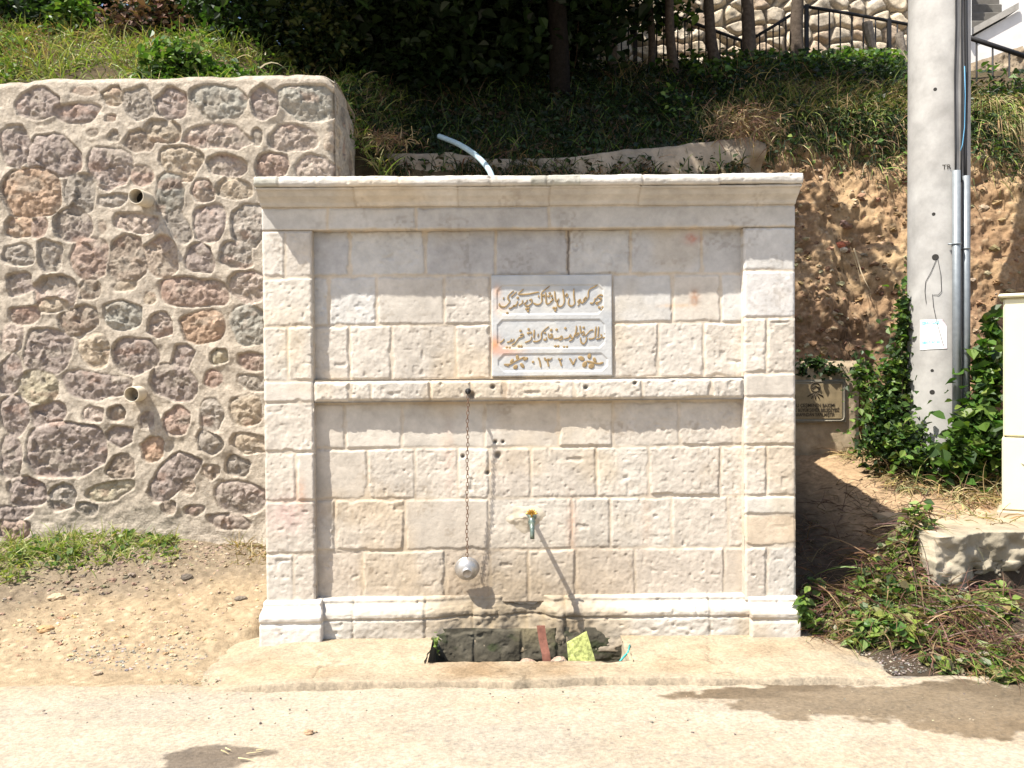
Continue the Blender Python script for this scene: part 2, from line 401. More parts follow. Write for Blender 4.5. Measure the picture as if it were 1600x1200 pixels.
def panel(name, x0, x1, z0, z1, Y, blocks, seed, skirt=0.09, res=0.0055, mat='limestone', edge=0.013, rough=1.0, rim=0.0, post=None, parent=None):
    xs = np.linspace(x0, x1, max(4, int((x1-x0)/res))); zs = np.linspace(z0, z1, max(4, int((z1-z0)/res)))
    X, Z = np.meshgrid(xs, zs)
    H, C = block_field(X, Z, blocks, seed, edge, rough)
    if rim > 0:
        d = np.minimum(np.minimum(X-x0, x1-X), np.minimum(Z-z0, z1-Z))+0.004*fbm(X*30, Z*30, 3, seed+20)
        H = H-rim*(1-sst(0, rim*1.6, d))
    if post: H, C = post(X, Z, H, C)
    C = stains(X, Z, C)
    P = np.stack([X, Y-H, Z], -1)
    def pad(P, C, dy):
        P2 = np.pad(P, ((1, 1), (1, 1), (0, 0)), mode='edge'); C2 = np.pad(C, ((1, 1), (1, 1), (0, 0)), mode='edge')
        m = np.zeros(P2.shape[:2], bool); m[0] = m[-1] = True; m[:, 0] = m[:, -1] = True
        P2[m, 1] = Y+dy
        return P2, C2
    for dy in (0.012, 0.03, skirt): P, C = pad(P, C, dy)
    return grid(name, P, M[mat], parent or ftn, C)
_rb = random.Random(5)
def row(y0, y1, joints, tones, Y, smooth=0.25):
    z1, z0 = zc(y0, Y), zc(y1, Y); out = []
    for a, b in zip(joints[:-1], joints[1:]):
        out.append((xc(a, Y), xc(b, Y), z0, z1, tones[_rb.randrange(len(tones))], _rb.random() < smooth))
    return out
XL, XR = xc(489.5), xc(1163)                          # inner edges of the pilasters
OL, OR = xc(412), xc(1243)
# upper recessed panel
up = row(357, 430, [480, 549, 666, 776, 889, 987, 1097, 1175], GREY, YP, 0.7) \
   + row(430, 506, [480, 515, 590, 695, 768, 958, 1052, 1127, 1175], [LIME[0], LIME[3], LIME[1], GREY[1]], YP) \
   + row(506, 592, [480, 547, 613, 712, 768, 958, 1029, 1100, 1175], LIME[[0, 1, 3]], YP, 0.1)
def crack(X, Z, H, C):
    pts = [(889, 352), (891, 372), (889, 400), (890, 432)]
    for (ax, ay), (bx, by) in zip(pts[:-1], pts[1:]):
        t = np.clip((Z-zc(ay, YP))/(zc(by, YP)-zc(ay, YP)), 0, 1)
        xx = xc(ax, YP)+t*(xc(bx, YP)-xc(ax, YP))+0.006*fbm(Z*40, Z*0, 2, 3)
        ins = (Z < zc(ay, YP)) & (Z > zc(by, YP))
        w = np.exp(-((X-xx)/0.006)**2)*ins
        H = H-0.012*w; C = lerp(C, (0.12, 0.10, 0.09), w*0.8)
    return H, C
panel('recessed_panel', XL-.01, XR+.01, zc(592)-.01, zc(355), YP, up, 100, skirt=0.05, post=crack)
def holes(lst, Y):
    def f(X, Z, H, C):
        for px, py, r in lst:
            g = np.exp(-(((X-xc(px, Y))**2+(Z-zc(py, Y))**2)/r**2)**2)
            H = H-0.02*g; C = lerp(C, C*0.35, g)
        # worn vertical furrow behind the chain
        return H, C
    return f
lo = row(628, 699, [480, 538, 627, 757, 872, 958, 1061, 1175], LIME[[0, 1, 2]], YP, 0.5) \
   + row(699, 778, [480, 573, 647, 714, 764, 829, 931, 1013, 1125, 1175], LIME[[1, 2, 4]], YP, 0.1) \
   + row(778, 858, [480, 521, 630, 762, 892, 952, 1048, 1137, 1175], np.concatenate([LIME[[1, 2]], WARM[1:2]]), YP, 0.1) \
   + row(858, 945, [480, 563, 693, 763, 822, 898, 991, 1130, 1175], np.concatenate([LIME[[2, 4]], WARM]), YP, 0.1)
panel('recessed_panel', XL-.01, XR+.01, zc(945), zc(625), YP, lo, 140, skirt=0.05, post=holes([(777, 711, .02), (760, 738, .013), (773, 690, .012), (785, 690, .010), (722, 712, .012)], YP))
# pilasters
lp = row(357, 430, [405, 447, 492], LIME[[0, 3]], YF) + row(430, 507, [405, 492], LIME[:2], YF) + row(507, 592, [405, 450, 492], LIME[[1, 3]], YF) \
   + row(592, 626, [405, 560], LIME[:1], YF) + row(626, 703, [405, 492], LIME[[0, 2]], YF) + row(703, 780, [405, 461, 492], LIME[[0, 2]], YF) \
   + row(780, 862, [405, 492], LIME[2:3], YF) + row(862, 948, [405, 455, 492], LIME[[2, 0]], YF)
rp = row(357, 425, [1160, 1250], GREY[1:2], YF, 1) + row(425, 499, [1160, 1250], [(0.49, 0.47, 0.45)], YF, 1) + row(499, 586, [1160, 1198, 1250], LIME[[2, 0]], YF, 0) \
   + row(586, 624, [1090, 1250], LIME[:1], YF) + row(624, 699, [1160, 1250], LIME[[0]], YF, 0) + row(699, 778, [1160, 1198, 1250], LIME[[0, 2]], YF, 0) \
   + row(778, 808, [1160, 1250], [(0.49, 0.455, 0.40)], YF, 1) + row(808, 857, [1160, 1250], [(0.46, 0.38, 0.29)], YF, 1) + row(857, 945, [1160, 1197, 1250], LIME[[4, 3]], YF, 0)
panel('pilaster', OL, XL, zc(948), zc(357.5), YF, lp, 180, skirt=0.12, rim=0.008)
panel('pilaster', XR, OR, zc(945), zc(357.5), YF, rp, 190, skirt=0.12, rim=0.008)
# ledge between the panels
le = row(592, 627, [470, 548, 580, 672, 737, 788, 897, 1004, 1112, 1180], LIME[[0, 1, 3]], YF, 0)
panel('ledge', XL+.001, XR-.001, zc(626.5), zc(591), -0.003, le, 210, skirt=0.12, rim=0.016, res=0.005, rough=1.25,
      post=holes([(737, 617, .022), (770, 604, .014), (915, 606, .014), (992, 600, .012)], YF))
# frieze and the little moulding under it
fr = row(322, 359, [405, 515, 653, 860, 1250], [(0.42, 0.40, 0.375), (0.45, 0.425, 0.39)], YF, 1)
panel('frieze', OL, OR, zc(357), zc(318), -0.002, fr, 230, skirt=0.12, rim=0.004, res=0.006, rough=0.8)
def sweep_front(name, prof, x0, x1, yb, joints, seed, tones, res=0.008, amp=1.0, side=0.0, ret=True, post=None, jdepth=0.006):
    """profile (projection, z) swept along the front and mitred back along both sides"""
    pr = np.array(prof, float)
    seg = np.r_[0, np.cumsum(np.hypot(*np.diff(pr, axis=0).T))]
    tt = np.linspace(0, seg[-1], max(8, int(seg[-1]/0.006)))
    O = np.interp(tt, seg, pr[:, 0]); Zp = np.interp(tt, seg, pr[:, 1])
    n = int((x1-x0)/res); s = np.linspace(x0, x1, n)
    S, T = np.meshgrid(s, tt); OO = np.repeat(O[:, None], n, 1); ZZ = np.repeat(Zp[:, None], n, 1)
    no = amp*(0.005*fbm(S*9, T*14, 4, seed)+0.0025*fbm(S*45, T*45, 3, seed+1)+0.004*fbm(S*3, T*0, 2, seed+5))
    pit = sst(0.82, 0.95, vnoise(S*35, T*35, seed+2))*0.005*amp
    C = np.empty(S.shape+(3,)); rr = np.random.default_rng(seed)
    js = [x0-9]+[xc(j) for j in joints]+[x1+9]; jd = np.zeros(S.shape)
    for a, b in zip(js[:-1], js[1:]):
        m = (S >= a) & (S < b); dd = rr.uniform(-0.004, 0.004)
        C[m] = np.array(tones[rr.integers(0, len(tones))])*(1+rr.uniform(-.06, .06)); OO = np.where(m, OO+dd, OO)
        zz = rr.uniform(-0.003, 0.003); ZZ = np.where(m, ZZ+zz, ZZ)
    for j in js[1:-1]:
        w = np.exp(-((S-j-0.004*fbm(T*30, T*0, 2, seed+7))/0.006)**2)
        jd = jd+w; C = lerp(C, (0.30, 0.26, 0.21), np.clip(w, 0, 1)*0.6)
    Yn = yb-OO-no+pit+jd*jdepth
    Zn = ZZ+0.4*no-jd*0.002
    if post: Yn, Zn, C = post(S, T/seg[-1], Yn, Zn, C)
    f = np.clip((S-x0)/(x1-x0), 0, 1)
    Xn = S.copy()
    # mitre: front edge grows sideways with the projection
    k = 0.03
    Xn = np.where(S < x0+k, x0+k-(x0+k-S)/k*(k+side*OO), np.where(S > x1-k, x1-k+(S-x1+k)/k*(k+side*OO), Xn))
    P = np.stack([Xn, Yn, Zn], -1)
    C = stains(P[..., 0], P[..., 2], C)
    Lc = P[:, :1].copy(); Rc = P[:, -1:].copy()
    cols = [P]; cc = [C]
    if ret:
        a = []; b = []; ca = []; cb = []
        for yy in (0.012, 0.05, 0.3, 0.9, 2.4):
            q = Lc.copy(); q[..., 1] = np.maximum(Lc[..., 1], yy-0.0) if yy < 0.02 else yy; a.insert(0, q); ca.insert(0, C[:, :1])
            q = Rc.copy(); q[..., 1] = np.maximum(Rc[..., 1], yy-0.0) if yy < 0.02 else yy; b.append(q); cb.append(C[:, -1:])
        P = np.concatenate(a+[P]+b, 1); C = np.concatenate(ca+[C]+cb, 1)
    return grid(name, P, M['limestone'], ftn, C)
CORN = 0.86*np.array([(0.46, 0.44, 0.41), (0.52, 0.49, 0.45), (0.49, 0.46, 0.42)])
TOPS = 0.82*np.array([(0.58, 0.545, 0.49), (0.54, 0.505, 0.455), (0.60, 0.57, 0.52)])
zt = zc(273.5, -.15); z_ = lambda p, o: zc(p, -o)
def toppost(S, t, Y, Z, C):                           # broken left end and worn top arris of the top slab
    d = 0.014*sst(0.05, .5, fbm(S*5, t*0+1, 3, 77))*sst(0.35, 0.9, t)
    d = d+0.012*(S < xc(505))*sst(0.3, 0.8, t)
    dark = ((S < xc(448)) | ((S > xc(830)) & (S < xc(905)))).astype(float)
    C = lerp(C, C*np.array((0.62, 0.66, 0.60)), dark*0.7*(0.4+0.6*vnoise(S*30, t*9, 78)))
    return Y+d*0.5, Z-d, C
sweep_front('cornice', [(-0.06, z_(321, .0)), (0.010, z_(321, .01)), (0.022, z_(318, .02)), (0.024, z_(316.5, .02)), (0.030, z_(314, .03)), (0.052, z_(309, .05)), (0.078, z_(304, .08)), (0.094, z_(299, .09)),
                        (0.104, z_(296, .1)), (0.128, z_(293.5, .12)), (0.132, z_(290.5, .13)), (0.118, z_(289.6, .12)), (0.10, z_(289.3, .12))],
            OL, OR, 0.0, [560, 719, 860, 998], 300, CORN, amp=0.8)
sweep_front('cornice', [(0.08, z_(290.2, .12)), (0.128, z_(289.8, .13)), (0.148, z_(288.6, .15)), (0.157, z_(285, .15)), (0.158, z_(280, .15)), (0.150, zt), (0.11, zt+0.006), (-0.3, zt+0.008), (-1.0, zt+0.008), (-2.4, zt+0.008)],
            OL, OR, 0.0, [448, 505, 630, 769, 855, 1000, 1117], 320, TOPS, amp=1.2, post=toppost)
# plinth: front runs between and in front of the pilasters
PL = 0.82*np.array([(0.55, 0.515, 0.46), (0.58, 0.54, 0.48), (0.56, 0.51, 0.44)])
def pz(p): return zc(p, -.05)
def plinthpost(S, t, Y, Z, C):
    cx = xc(815); w = np.exp(-((S-cx)/0.42)**4)
    n = fbm(S*7, t*3, 4, 81); n2 = fbm(S*28, t*10, 3, 82)
    Y = Y+w*(0.02+0.035*n+0.014*n2)                   # broken and eroded above the basin
    notch = np.exp(-((S-xc(818))/0.14)**4)*np.exp(-((t-0.52)/0.28)**4)
    Y = Y+notch*0.10
    wl = np.exp(-((S-xc(745))/0.20)**4)*sst(.15, .5, t); Y = Y+wl*np.clip(0.052-(Y-0.0)*0.6, 0, .05)
    moss = np.clip(w*(0.35+0.65*(1-t))+0.3*n2*w, 0, 1)
    C = lerp(C, np.array((0.23, 0.19, 0.125))*(1+0.5*n2)[..., None], moss*0.75)
    b = sst(0.0, 0.16, 0.24-t)*sst(0.1, .7, vnoise(S*18, t*12, 84)); C = lerp(C, C*np.array((0.52, 0.46, 0.36)), b*0.7)
    return Y, Z, C
prof = [(0.0, -0.12), (0.066, -0.10), (0.070, pz(984)), (0.070, pz(972)), (0.060, pz(969)), (0.072, pz(966)), (0.074, pz(960)), (0.062, pz(954)), (0.036, pz(949)), (0.022, pz(945)), (0.024, pz(941)), (0.014, pz(938)), (-0.10, pz(937))]
sweep_front('plinth', prof, xc(494), xc(1175), 0.045, [548, 660, 735, 880, 1106], 340, PL, amp=1.6, ret=False, post=plinthpost, jdepth=0.008)
prof2 = [(o+0.012, z-(0.012 if i < 4 else 0.0)) for i, (o, z) in enumerate(prof)]
sweep_front('plinth', prof2, OL, xc(497), 0.0, [], 360, [(0.52, 0.485, 0.44)], amp=1.0, side=0.25)
sweep_front('plinth', prof2, xc(1167), OR, 0.0, [], 370, [(0.50, 0.465, 0.415)], amp=1.0, side=0.0)
# masonry body behind the dressed face
mb = MB(); mb.box(OL+0.03, OR-0.03, YP+0.035, 2.45, -0.3, zt-0.03); mb.build('masonry_core', M['concrete'], ftn, col=(0.42, 0.38, 0.33))
# side faces with coursed stone
for sx, nm in ((OL, 0), (OR, 1)):
    ys = np.linspace(0.10, 2.5, 200); zs = np.linspace(-0.2, zc(322), 220); Yg, Zg = np.meshgrid(ys, zs)
    bl = []; zz = -0.2; rr = random.Random(nm)
    while zz < 2.6:
        yy = 0.0; hh = 0.3
        while yy < 2.6:
            w = rr.uniform(.3, .55); bl.append((yy, yy+w, zz, zz+hh, LIME[rr.randrange(5)], False)); yy += w
        zz += hh
    H, C = block_field(Yg, Zg, bl, 400+nm)
    sgn = -1 if nm == 0 else 1
    P = np.stack([sx+sgn*(H-0.004), Yg, Zg], -1)
    if nm == 0: P = P[:, ::-1]; C = C[:, ::-1]
    grid('side_wall', P, M['limestone'], ftn, C)

# inscription slab
YS = 0.062
sx0, sx1, sz0, sz1 = xc(769, YS), xc(957, YS), zc(588, YS), zc(430, YS)
xs = np.linspace(sx0, sx1, 300); zs = np.linspace(sz0, sz1, 250); X, Z = np.meshgrid(xs, zs)
H = np.full(X.shape, 0.010); fld = np.zeros(X.shape)
for (a, b, c, d, ch) in ((778, 943, 446, 491, 8), (778, 945, 500, 544, 8), (779, 949, 553, 580, 9)):
    ax, bx = xc(a, YS), xc(b, YS); az, bz = zc(d, YS), zc(c, YS); cz = (az+bz)/2; cxx = (ax+bx)/2
    hx, hz = (bx-ax)/2, (bz-az)/2; k = ch/260
    q = np.maximum(np.maximum(np.abs(X-cxx)-hx, np.abs(Z-cz)-hz), (np.abs(X-cxx)+np.abs(Z-cz)-(hx+hz-k))/1.414)
    fld = np.maximum(fld, sst(0.006, -0.006, q))
H = H-0.006*fld
H = H-0.004*(1-sst(0, 0.006, np.minimum(np.minimum(X-sx0, sx1-X), np.minimum(Z-sz0, sz1-Z))))+0.0008*fbm(X*60, Z*60, 3, 5)
C = np.tile(np.array((0.40, 0.40, 0.395)), X.shape+(1,))
C = lerp(C, (0.33, 0.345, 0.36), sst(-0.1, 0.5, fbm(X*5+Z*3, Z*9, 5, 41))*0.7)
C = lerp(C, (0.47, 0.455, 0.42), sst(0.1, 0.5, fbm(X*7, Z*7, 4, 43))*0.6)
for px, py, rx, rz, cc, s in ((778, 455, 6, 10, (0.58, 0.36, 0.24), .7), (774, 538, 9, 13, (0.50, 0.24, 0.11), .9), (790, 548, 26, 7, (0.48, 0.25, 0.18), .75), (782, 482, 10, 10, (0.62, 0.42, 0.30), .55), (808, 540, 16, 8, (0.6, 0.52, 0.3), .4)):
    g = np.exp(-(((X-xc(px, YS))/(rx/260))**2+((Z-zc(py, YS))/(rz/260))**2)); C = lerp(C, np.array(cc), g*s)
P = np.stack([X, YS-H, Z], -1)
for dy in (0.0, 0.02):
    P = np.pad(P, ((1, 1), (1, 1), (0, 0)), mode='edge'); C = np.pad(C, ((1, 1), (1, 1), (0, 0)), mode='edge')
    m = np.zeros(P.shape[:2], bool); m[0] = m[-1] = True; m[:, 0] = m[:, -1] = True; P[m, 1] = YS+dy
slab = grid('inscription_slab', P, M['marble'], ftn, C)

def smooth_path(pts, sub=6):
    p = np.array(pts, float)
    if len(p) == 2: return np.array([p[0]*(1-t)+p[1]*t for t in np.linspace(0, 1, 5)])
    q = np.vstack([2*p[0]-p[1], p, 2*p[-1]-p[-2]]); out = []
    for i in range(1, len(q)-2):
        for t in np.arange(sub)/sub:
            a, b, c, d = q[i-1], q[i], q[i+1], q[i+2]
            out.append(0.5*((2*b)+(-a+c)*t+(2*a-5*b+4*c-d)*t*t+(-a+3*b-3*c+d)*t**3))
    out.append(p[-1]); return np.array(out)
LV, LF = [], []
YL = YS-0.0045                                         # floor of the sunk fields
def ribbon(path, w0, hgt=0.0042):
    p = np.stack([[xc(a, YL), 0, zc(b, YL)] for a, b in path]); n = len(p)
    t = np.gradient(p, axis=0); t = nrm(t); ang = np.arctan2(t[:, 2], t[:, 0])
    w = w0*(0.50+0.62*np.abs(np.sin(ang-math.radians(52)))); u = np.linspace(0, 1, n)
    w = w*np.clip(np.minimum(u, 1-u)*9+0.45, 0, 1)
    s = np.stack([-t[:, 2], np.zeros(n), t[:, 0]], 1)
    o = len(LV)
    for i in range(n):
        for k, (f, y) in enumerate(((-1.0, 0), (-0.62, hgt), (0.62, hgt), (1.0, 0))):
            q = p[i]+s[i]*w[i]*f*0.5; LV.append((q[0], YL-y, q[2]))
    for i in range(n-1):
        for k in range(3): LF.append((o+4*i+k, o+4*i+k+1, o+4*i+4+k+1, o+4*i+4+k))
    LF.append((o, o+1, o+2, o+3)); e = o+4*(n-1); LF.append((e+3, e+2, e+1, e))
def blob(px, py, rx, rz, rot=45, hgt=0.0042, n=10):
    o = len(LV); c = np.array([xc(px, YL), zc(py, YL)]); r = math.radians(rot)
    for k, (f, y) in enumerate(((1, 0), (0.75, hgt), (0.0, hgt*1.15))):
        for j in range(n):
            a = 2*math.pi*j/n; e = np.array([math.cos(a)*rx*f, math.sin(a)*rz*f])
            e = np.array([e[0]*math.cos(r)-e[1]*math.sin(r), e[0]*math.sin(r)+e[1]*math.cos(r)])/260
            LV.append((c[0]+e[0], YL-y, c[1]+e[1]))
    for k in range(2):
        for j in range(n): LF.append((o+k*n+j, o+k*n+(j+1) % n, o+(k+1)*n+(j+1) % n, o+(k+1)*n+j))
A = (765, 425, 16); B = (860, 425, 16); CL = (765, 490, 16); D = (860, 490, 16); E_ = (765, 540, 8)
STROKES = [
 (A, [(620,460),(540,530),(485,590),(478,660),(520,730),(470,800),(400,860),(320,865),(265,825),(262,770)]), (A, [(690,490),(620,560),(550,620)]), (A, [(375,620),(355,680)]),
 (A, [(720,720),(690,800),(620,850),(540,900),(490,900)]), (A, [(600,830),(640,850),(700,830)]), (A, [(845,700),(830,770),(790,810),(740,830)]), (A, [(960,690),(930,750),(860,800)]),
 (A, [(1000,700),(1060,690),(1075,760),(1020,820),(940,850),(905,800)]), (A, [(870,420),(800,480),(745,545),(850,560),(1000,550),(1150,520),(1255,500)]),
 (A, [(1525,350),(1420,430),(1320,520),(1318,640),(1320,740),(1250,810),(1170,810),(1110,770)]), (A, [(1240,580),(1245,640)]), (A, [(1420,500),(1425,640),(1430,760),(1465,800),(1540,760),(1595,700),(1590,650)]),
 (B, [(0,740),(45,730),(70,650)]), (B, [(125,480),(130,620),(150,720),(190,740),(230,660)]), (B, [(330,430),(345,560),(362,680),(350,790),(290,860),(220,860),(190,800),(195,690)]),
 (B, [(380,600),(420,555),(445,600),(400,625)]), (B, [(605,420),(600,560),(612,700),(618,780),(570,850),(505,850),(465,780),(490,650)]), (B, [(690,850),(735,800),(705,740),(755,700),(770,760),(830,780),(850,690),(900,640),(885,730)]),
 (B, [(1200,330),(1100,390),(1000,440),(965,520),(962,620),(920,690),(860,770)]), (B, [(1130,660),(1110,740),(1070,790),(1000,790)]), (B, [(1330,610),(1260,585),(1195,620),(1150,690)]), (B, [(1210,640),(1290,690),(1230,760),(1150,785),(1205,825)]),
 (CL, [(370,620),(340,670),(260,725)]), (CL, [(560,620),(520,690),(440,715)]), (CL, [(620,620),(590,670),(520,700)]), (CL, [(765,545),(820,515),(855,540),(825,575),(740,605),(690,670),(630,740),(560,780)]),
 (CL, [(1060,570),(1040,650),(980,690),(890,720)]), (CL, [(1130,400),(1120,500),(1115,620)]), (CL, [(1230,500),(1210,580)]), (CL, [(1490,320),(1400,390),(1312,480),(1305,590),(1270,660),(1180,700),(1090,690)]),
 (CL, [(1360,480),(1420,490)]), (CL, [(1350,640),(1415,665),(1430,590)]), (CL, [(1480,500),(1490,590),(1555,610),(1600,580)]),
 (D, [(0,590),(55,560),(30,520),(0,545)]), (D, [(80,640),(150,630),(220,620),(285,570),(300,640),(220,670)]), (D, [(340,640),(420,620),(465,600),(505,540),(530,600),(560,650),(470,700)]),
 (D, [(660,310),(650,440),(605,560),(565,640)]), (D, [(610,560),(680,500),(720,520),(640,590)]), (D, [(750,310),(760,420),(780,520)]), (D, [(785,500),(830,460),(850,520),(800,560)]),
 (D, [(1080,420),(1000,440),(910,535),(860,560)]), (D, [(915,590),(900,690),(840,765),(775,720),(760,600)]), (D, [(1150,330),(1130,480),(1118,600),(1040,640),(960,640)]), (D, [(1215,330),(1205,480),(1190,600)]),
 (D, [(1265,530),(1290,585),(1230,640),(1150,650)]), (D, [(1355,510),(1395,535),(1390,600),(1300,625)]),
 (E_, [(610,150),(630,200),(642,275)]), (E_, [(687,150),(705,182),(738,165)]), (E_, [(738,165),(752,182),(782,152)]), (E_, [(722,180),(732,220),(740,265)]), (E_, [(862,160),(880,184),(908,162)]), (E_, [(878,180),(890,220),(903,260)]),
 (E_, [(1000,160),(1025,200),(1047,247)]), (E_, [(1047,247),(1062,205),(1085,165)]),
 (E_, [(180,235),(260,230),(330,190),(440,140)]), (E_, [(1215,200),(1300,220),(1360,232),(1420,225)])]
for (ox, oy, s), pts in STROKES:
    wd = 0.0112 if s == 16 else 0.012
    ribbon(smooth_path([(ox+a/s, oy+b/s) for a, b in pts]), wd)
for (ox, oy, s), pts in ((A, [(720,640),(455,1020),(935,920),(990,905),(975,975),(1365,590),(1520,535),(1490,610),(1565,600)]), (B, [(95,900),(155,900),(135,965),(1235,900),(1320,895),(1290,960)]),
                         (CL, [(435,845),(510,855),(735,810),(800,815),(785,430),(985,390),(975,490),(1040,480),(1545,420)]), (D, [(30,410),(165,405),(385,375),(130,820),(200,820),(345,840),(420,840),(840,360)]), (E_, [(545,205)])):
    for a, b in pts: blob(ox+a/s, oy+b/s, 2.2, 2.2)
for a, b, rx, rz, rot in ((450,165,28,17,20), (350,145,17,26,10), (280,190,15,26,-35), (325,265,26,22,40), (410,248,18,32,35), (222,245,24,9,-15), (1150,165,36,22,-25), (1250,135,20,30,-10), (1315,185,17,30,25), (1190,240,24,34,-20), (1275,260,33,28,30), (1400,222,22,9,10)):
    blob(765+a/8, 540+b/8, rx/8*1.3, rz/8*1.3, rot)
LV = np.array(LV); LF_g = {}
for f in LF:
    c = LV[f[0]]; zz_ = c[2]
    key = 0 if zz_ > zc(495) else 5 if zz_ < zc(548) and xc(828) < c[0] < xc(838) else 6 if zz_ < zc(548) and xc(838) < c[0] < xc(848.5) else 7 if zz_ < zc(548) and xc(848.5) < c[0] < xc(867) else 8 if zz_ < zc(548) and xc(867) < c[0] < xc(884) else 1 if zz_ > zc(548) else 2 if xc(828) < c[0] < xc(902) else 3 if c[0] < xc(830) else 4
    LF_g.setdefault(key, []).append(f)
for key in sorted(LF_g):
    fs = LF_g[key]; idx = sorted({i for f in fs for i in f}); mp = {i: j for j, i in enumerate(idx)}
    mk('lettering' if key < 2 else 'leaf_ornament' if key in (3, 4) else 'digit' if key != 5 else 'dot_mark', LV[idx], [tuple(mp[i] for i in f) for f in fs], M['letter'], slab, False)

# tap: a long wall pipe with a brass flower handle
tx, tz = at(829, 812, YP)[0], zc(806, YP)
tap = thing('tap', None, None, (0, 0, 0)); tap.parent = ftn; tap.location = (tx, YP-0.6, tz)
ye = YP-0.240
mb = MB(); mb.lathe([(0.0, 0), (0.034, 0), (0.036, 0.008), (0.026, 0.016), (0.013, 0.018), (0.0125, 0.175), (0.017, 0.177), (0.019, 0.19), (0.017, 0.205), (0.014, 0.225)], (tx, YP-0.004, tz), (0, -1, 0), 16); mb.build('wall_pipe', M['tapmetal'], tap, True)
mb = MB(); mb.lathe([(0.0, 0.0), (0.015, 0.004), (0.021, 0.014), (0.022, 0.03), (0.016, 0.04), (0.012, 0.052), (0.0, 0.053)], (tx, ye, tz-0.022), (0, 0, 1), 16)
mb.tube([(tx, ye, tz-0.005), (tx, ye-0.03, tz-0.008), (tx+.001, ye-0.048, tz-0.026), (tx+.001, ye-0.053, tz-0.06), (tx+.001, ye-0.053, tz-0.085)], [0.017, 0.016, 0.0145, 0.013, 0.0135], 12); mb.build('spout', M['tapmetal'], tap, True)
mb = MB(); zk = tz+0.045
mb.lathe([(0.0, -0.016), (0.007, -0.016), (0.006, 0.0), (0.009, 0.006), (0.0, 0.012)], (tx, ye, zk), (0, -0.35, 1), 12)
for k in range(7):
    a = math.radians(-72+24*k)
    d = Vector((math.sin(a), -0.25, math.cos(a))); mb.tube([(tx+d.x*.005, ye+d.y*.005, zk+d.z*.005), (tx+d.x*.026, ye+d.y*.026, zk+d.z*.026), (tx+d.x*.036, ye+d.y*.036, zk+d.z*.036)], [0.003, 0.0058, 0.0035], 6)
mb.build('handle', M['brass'], tap, True)
# rough cement lump round the pipe
r_ = np.linspace(0, 1, 14)[:, None]; a_ = np.linspace(0, 2*np.pi, 41)[None, :]
px_ = tx-0.03+r_*np.cos(a_)*0.10*(1+0.25*np.sin(2*a_+1)); pz_ = tz-0.01+r_*np.sin(a_)*0.085*(1+0.2*np.sin(3*a_)); hh = 0.024*(1-r_**1.2)+0.016*fbm(px_*26, pz_*26, 4, 61)*(1-r_**3)-0.004
grid('cement_collar', np.stack([px_, YP-hh, pz_], -1), M['limestone'], ftn, np.tile(np.array((0.43, 0.375, 0.295)), px_.shape+(1,))*(1+0.2*fbm(px_*20, pz_*20, 3, 62))[..., None])

# sunk basin in the pavement under the spout
BX0, BX1, BY0, BY1 = at(668, 1029, -.42)[0], at(984, 1027, -.42)[0], -0.42, -0.035
basin = thing('basin', None, None, (0, 0, 0)); basin.parent = ftn; basin.location = (0, -0.6, 0)
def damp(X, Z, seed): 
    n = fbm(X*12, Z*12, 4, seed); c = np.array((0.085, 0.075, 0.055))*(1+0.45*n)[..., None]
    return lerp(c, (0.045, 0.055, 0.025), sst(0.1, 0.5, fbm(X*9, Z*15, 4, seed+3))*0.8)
xs = np.linspace(BX0-.05, BX1+.05, 240); zs = np.linspace(-0.5, 0.05, 100); X, Z = np.meshgrid(xs, zs)
bl = [(xc(655), xc(738), -.16, .03, (1, 1, 1), False), (xc(738), xc(812), -.16, .05, (1, 1, 1), False), (xc(812), xc(868), -.16, .1, (1, 1, 1), False), (xc(868), xc(1000), -.16, .03, (1, 1, 1), False), (xc(655), xc(1000), -.5, -.16, (1, 1, 1), False)]
H, _ = block_field(X, Z, bl, 500, rough=1.1)
Cb = damp(X, Z, 510)
Cb = lerp(Cb, (0.24, 0.20, 0.12), np.exp(-((X-xc(835))/0.12)**4)*np.clip((Z+.1)*8, 0, 1)*0.8)
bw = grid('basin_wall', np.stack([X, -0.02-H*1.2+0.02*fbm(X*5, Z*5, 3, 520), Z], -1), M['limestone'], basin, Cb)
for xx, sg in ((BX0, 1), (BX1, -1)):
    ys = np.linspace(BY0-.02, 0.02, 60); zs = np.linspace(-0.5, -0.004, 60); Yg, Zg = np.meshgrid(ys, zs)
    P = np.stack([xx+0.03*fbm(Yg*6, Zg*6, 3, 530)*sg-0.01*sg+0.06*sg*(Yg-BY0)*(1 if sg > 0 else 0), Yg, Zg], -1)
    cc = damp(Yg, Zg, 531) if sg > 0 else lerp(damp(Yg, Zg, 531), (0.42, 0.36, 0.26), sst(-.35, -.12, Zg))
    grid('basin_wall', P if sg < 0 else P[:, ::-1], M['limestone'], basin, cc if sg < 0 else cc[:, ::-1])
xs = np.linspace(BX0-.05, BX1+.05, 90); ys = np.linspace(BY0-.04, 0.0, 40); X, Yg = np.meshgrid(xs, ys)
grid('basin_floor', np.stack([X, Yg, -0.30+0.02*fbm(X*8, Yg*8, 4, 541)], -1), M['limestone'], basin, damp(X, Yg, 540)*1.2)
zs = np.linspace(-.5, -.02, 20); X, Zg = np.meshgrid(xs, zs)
grid('basin_wall', np.stack([X, BY0-0.01+0.01*fbm(X*8, Zg*8, 3, 544), Zg], -1)[:, ::-1], M['limestone'], basin, damp(X, Zg, 545))

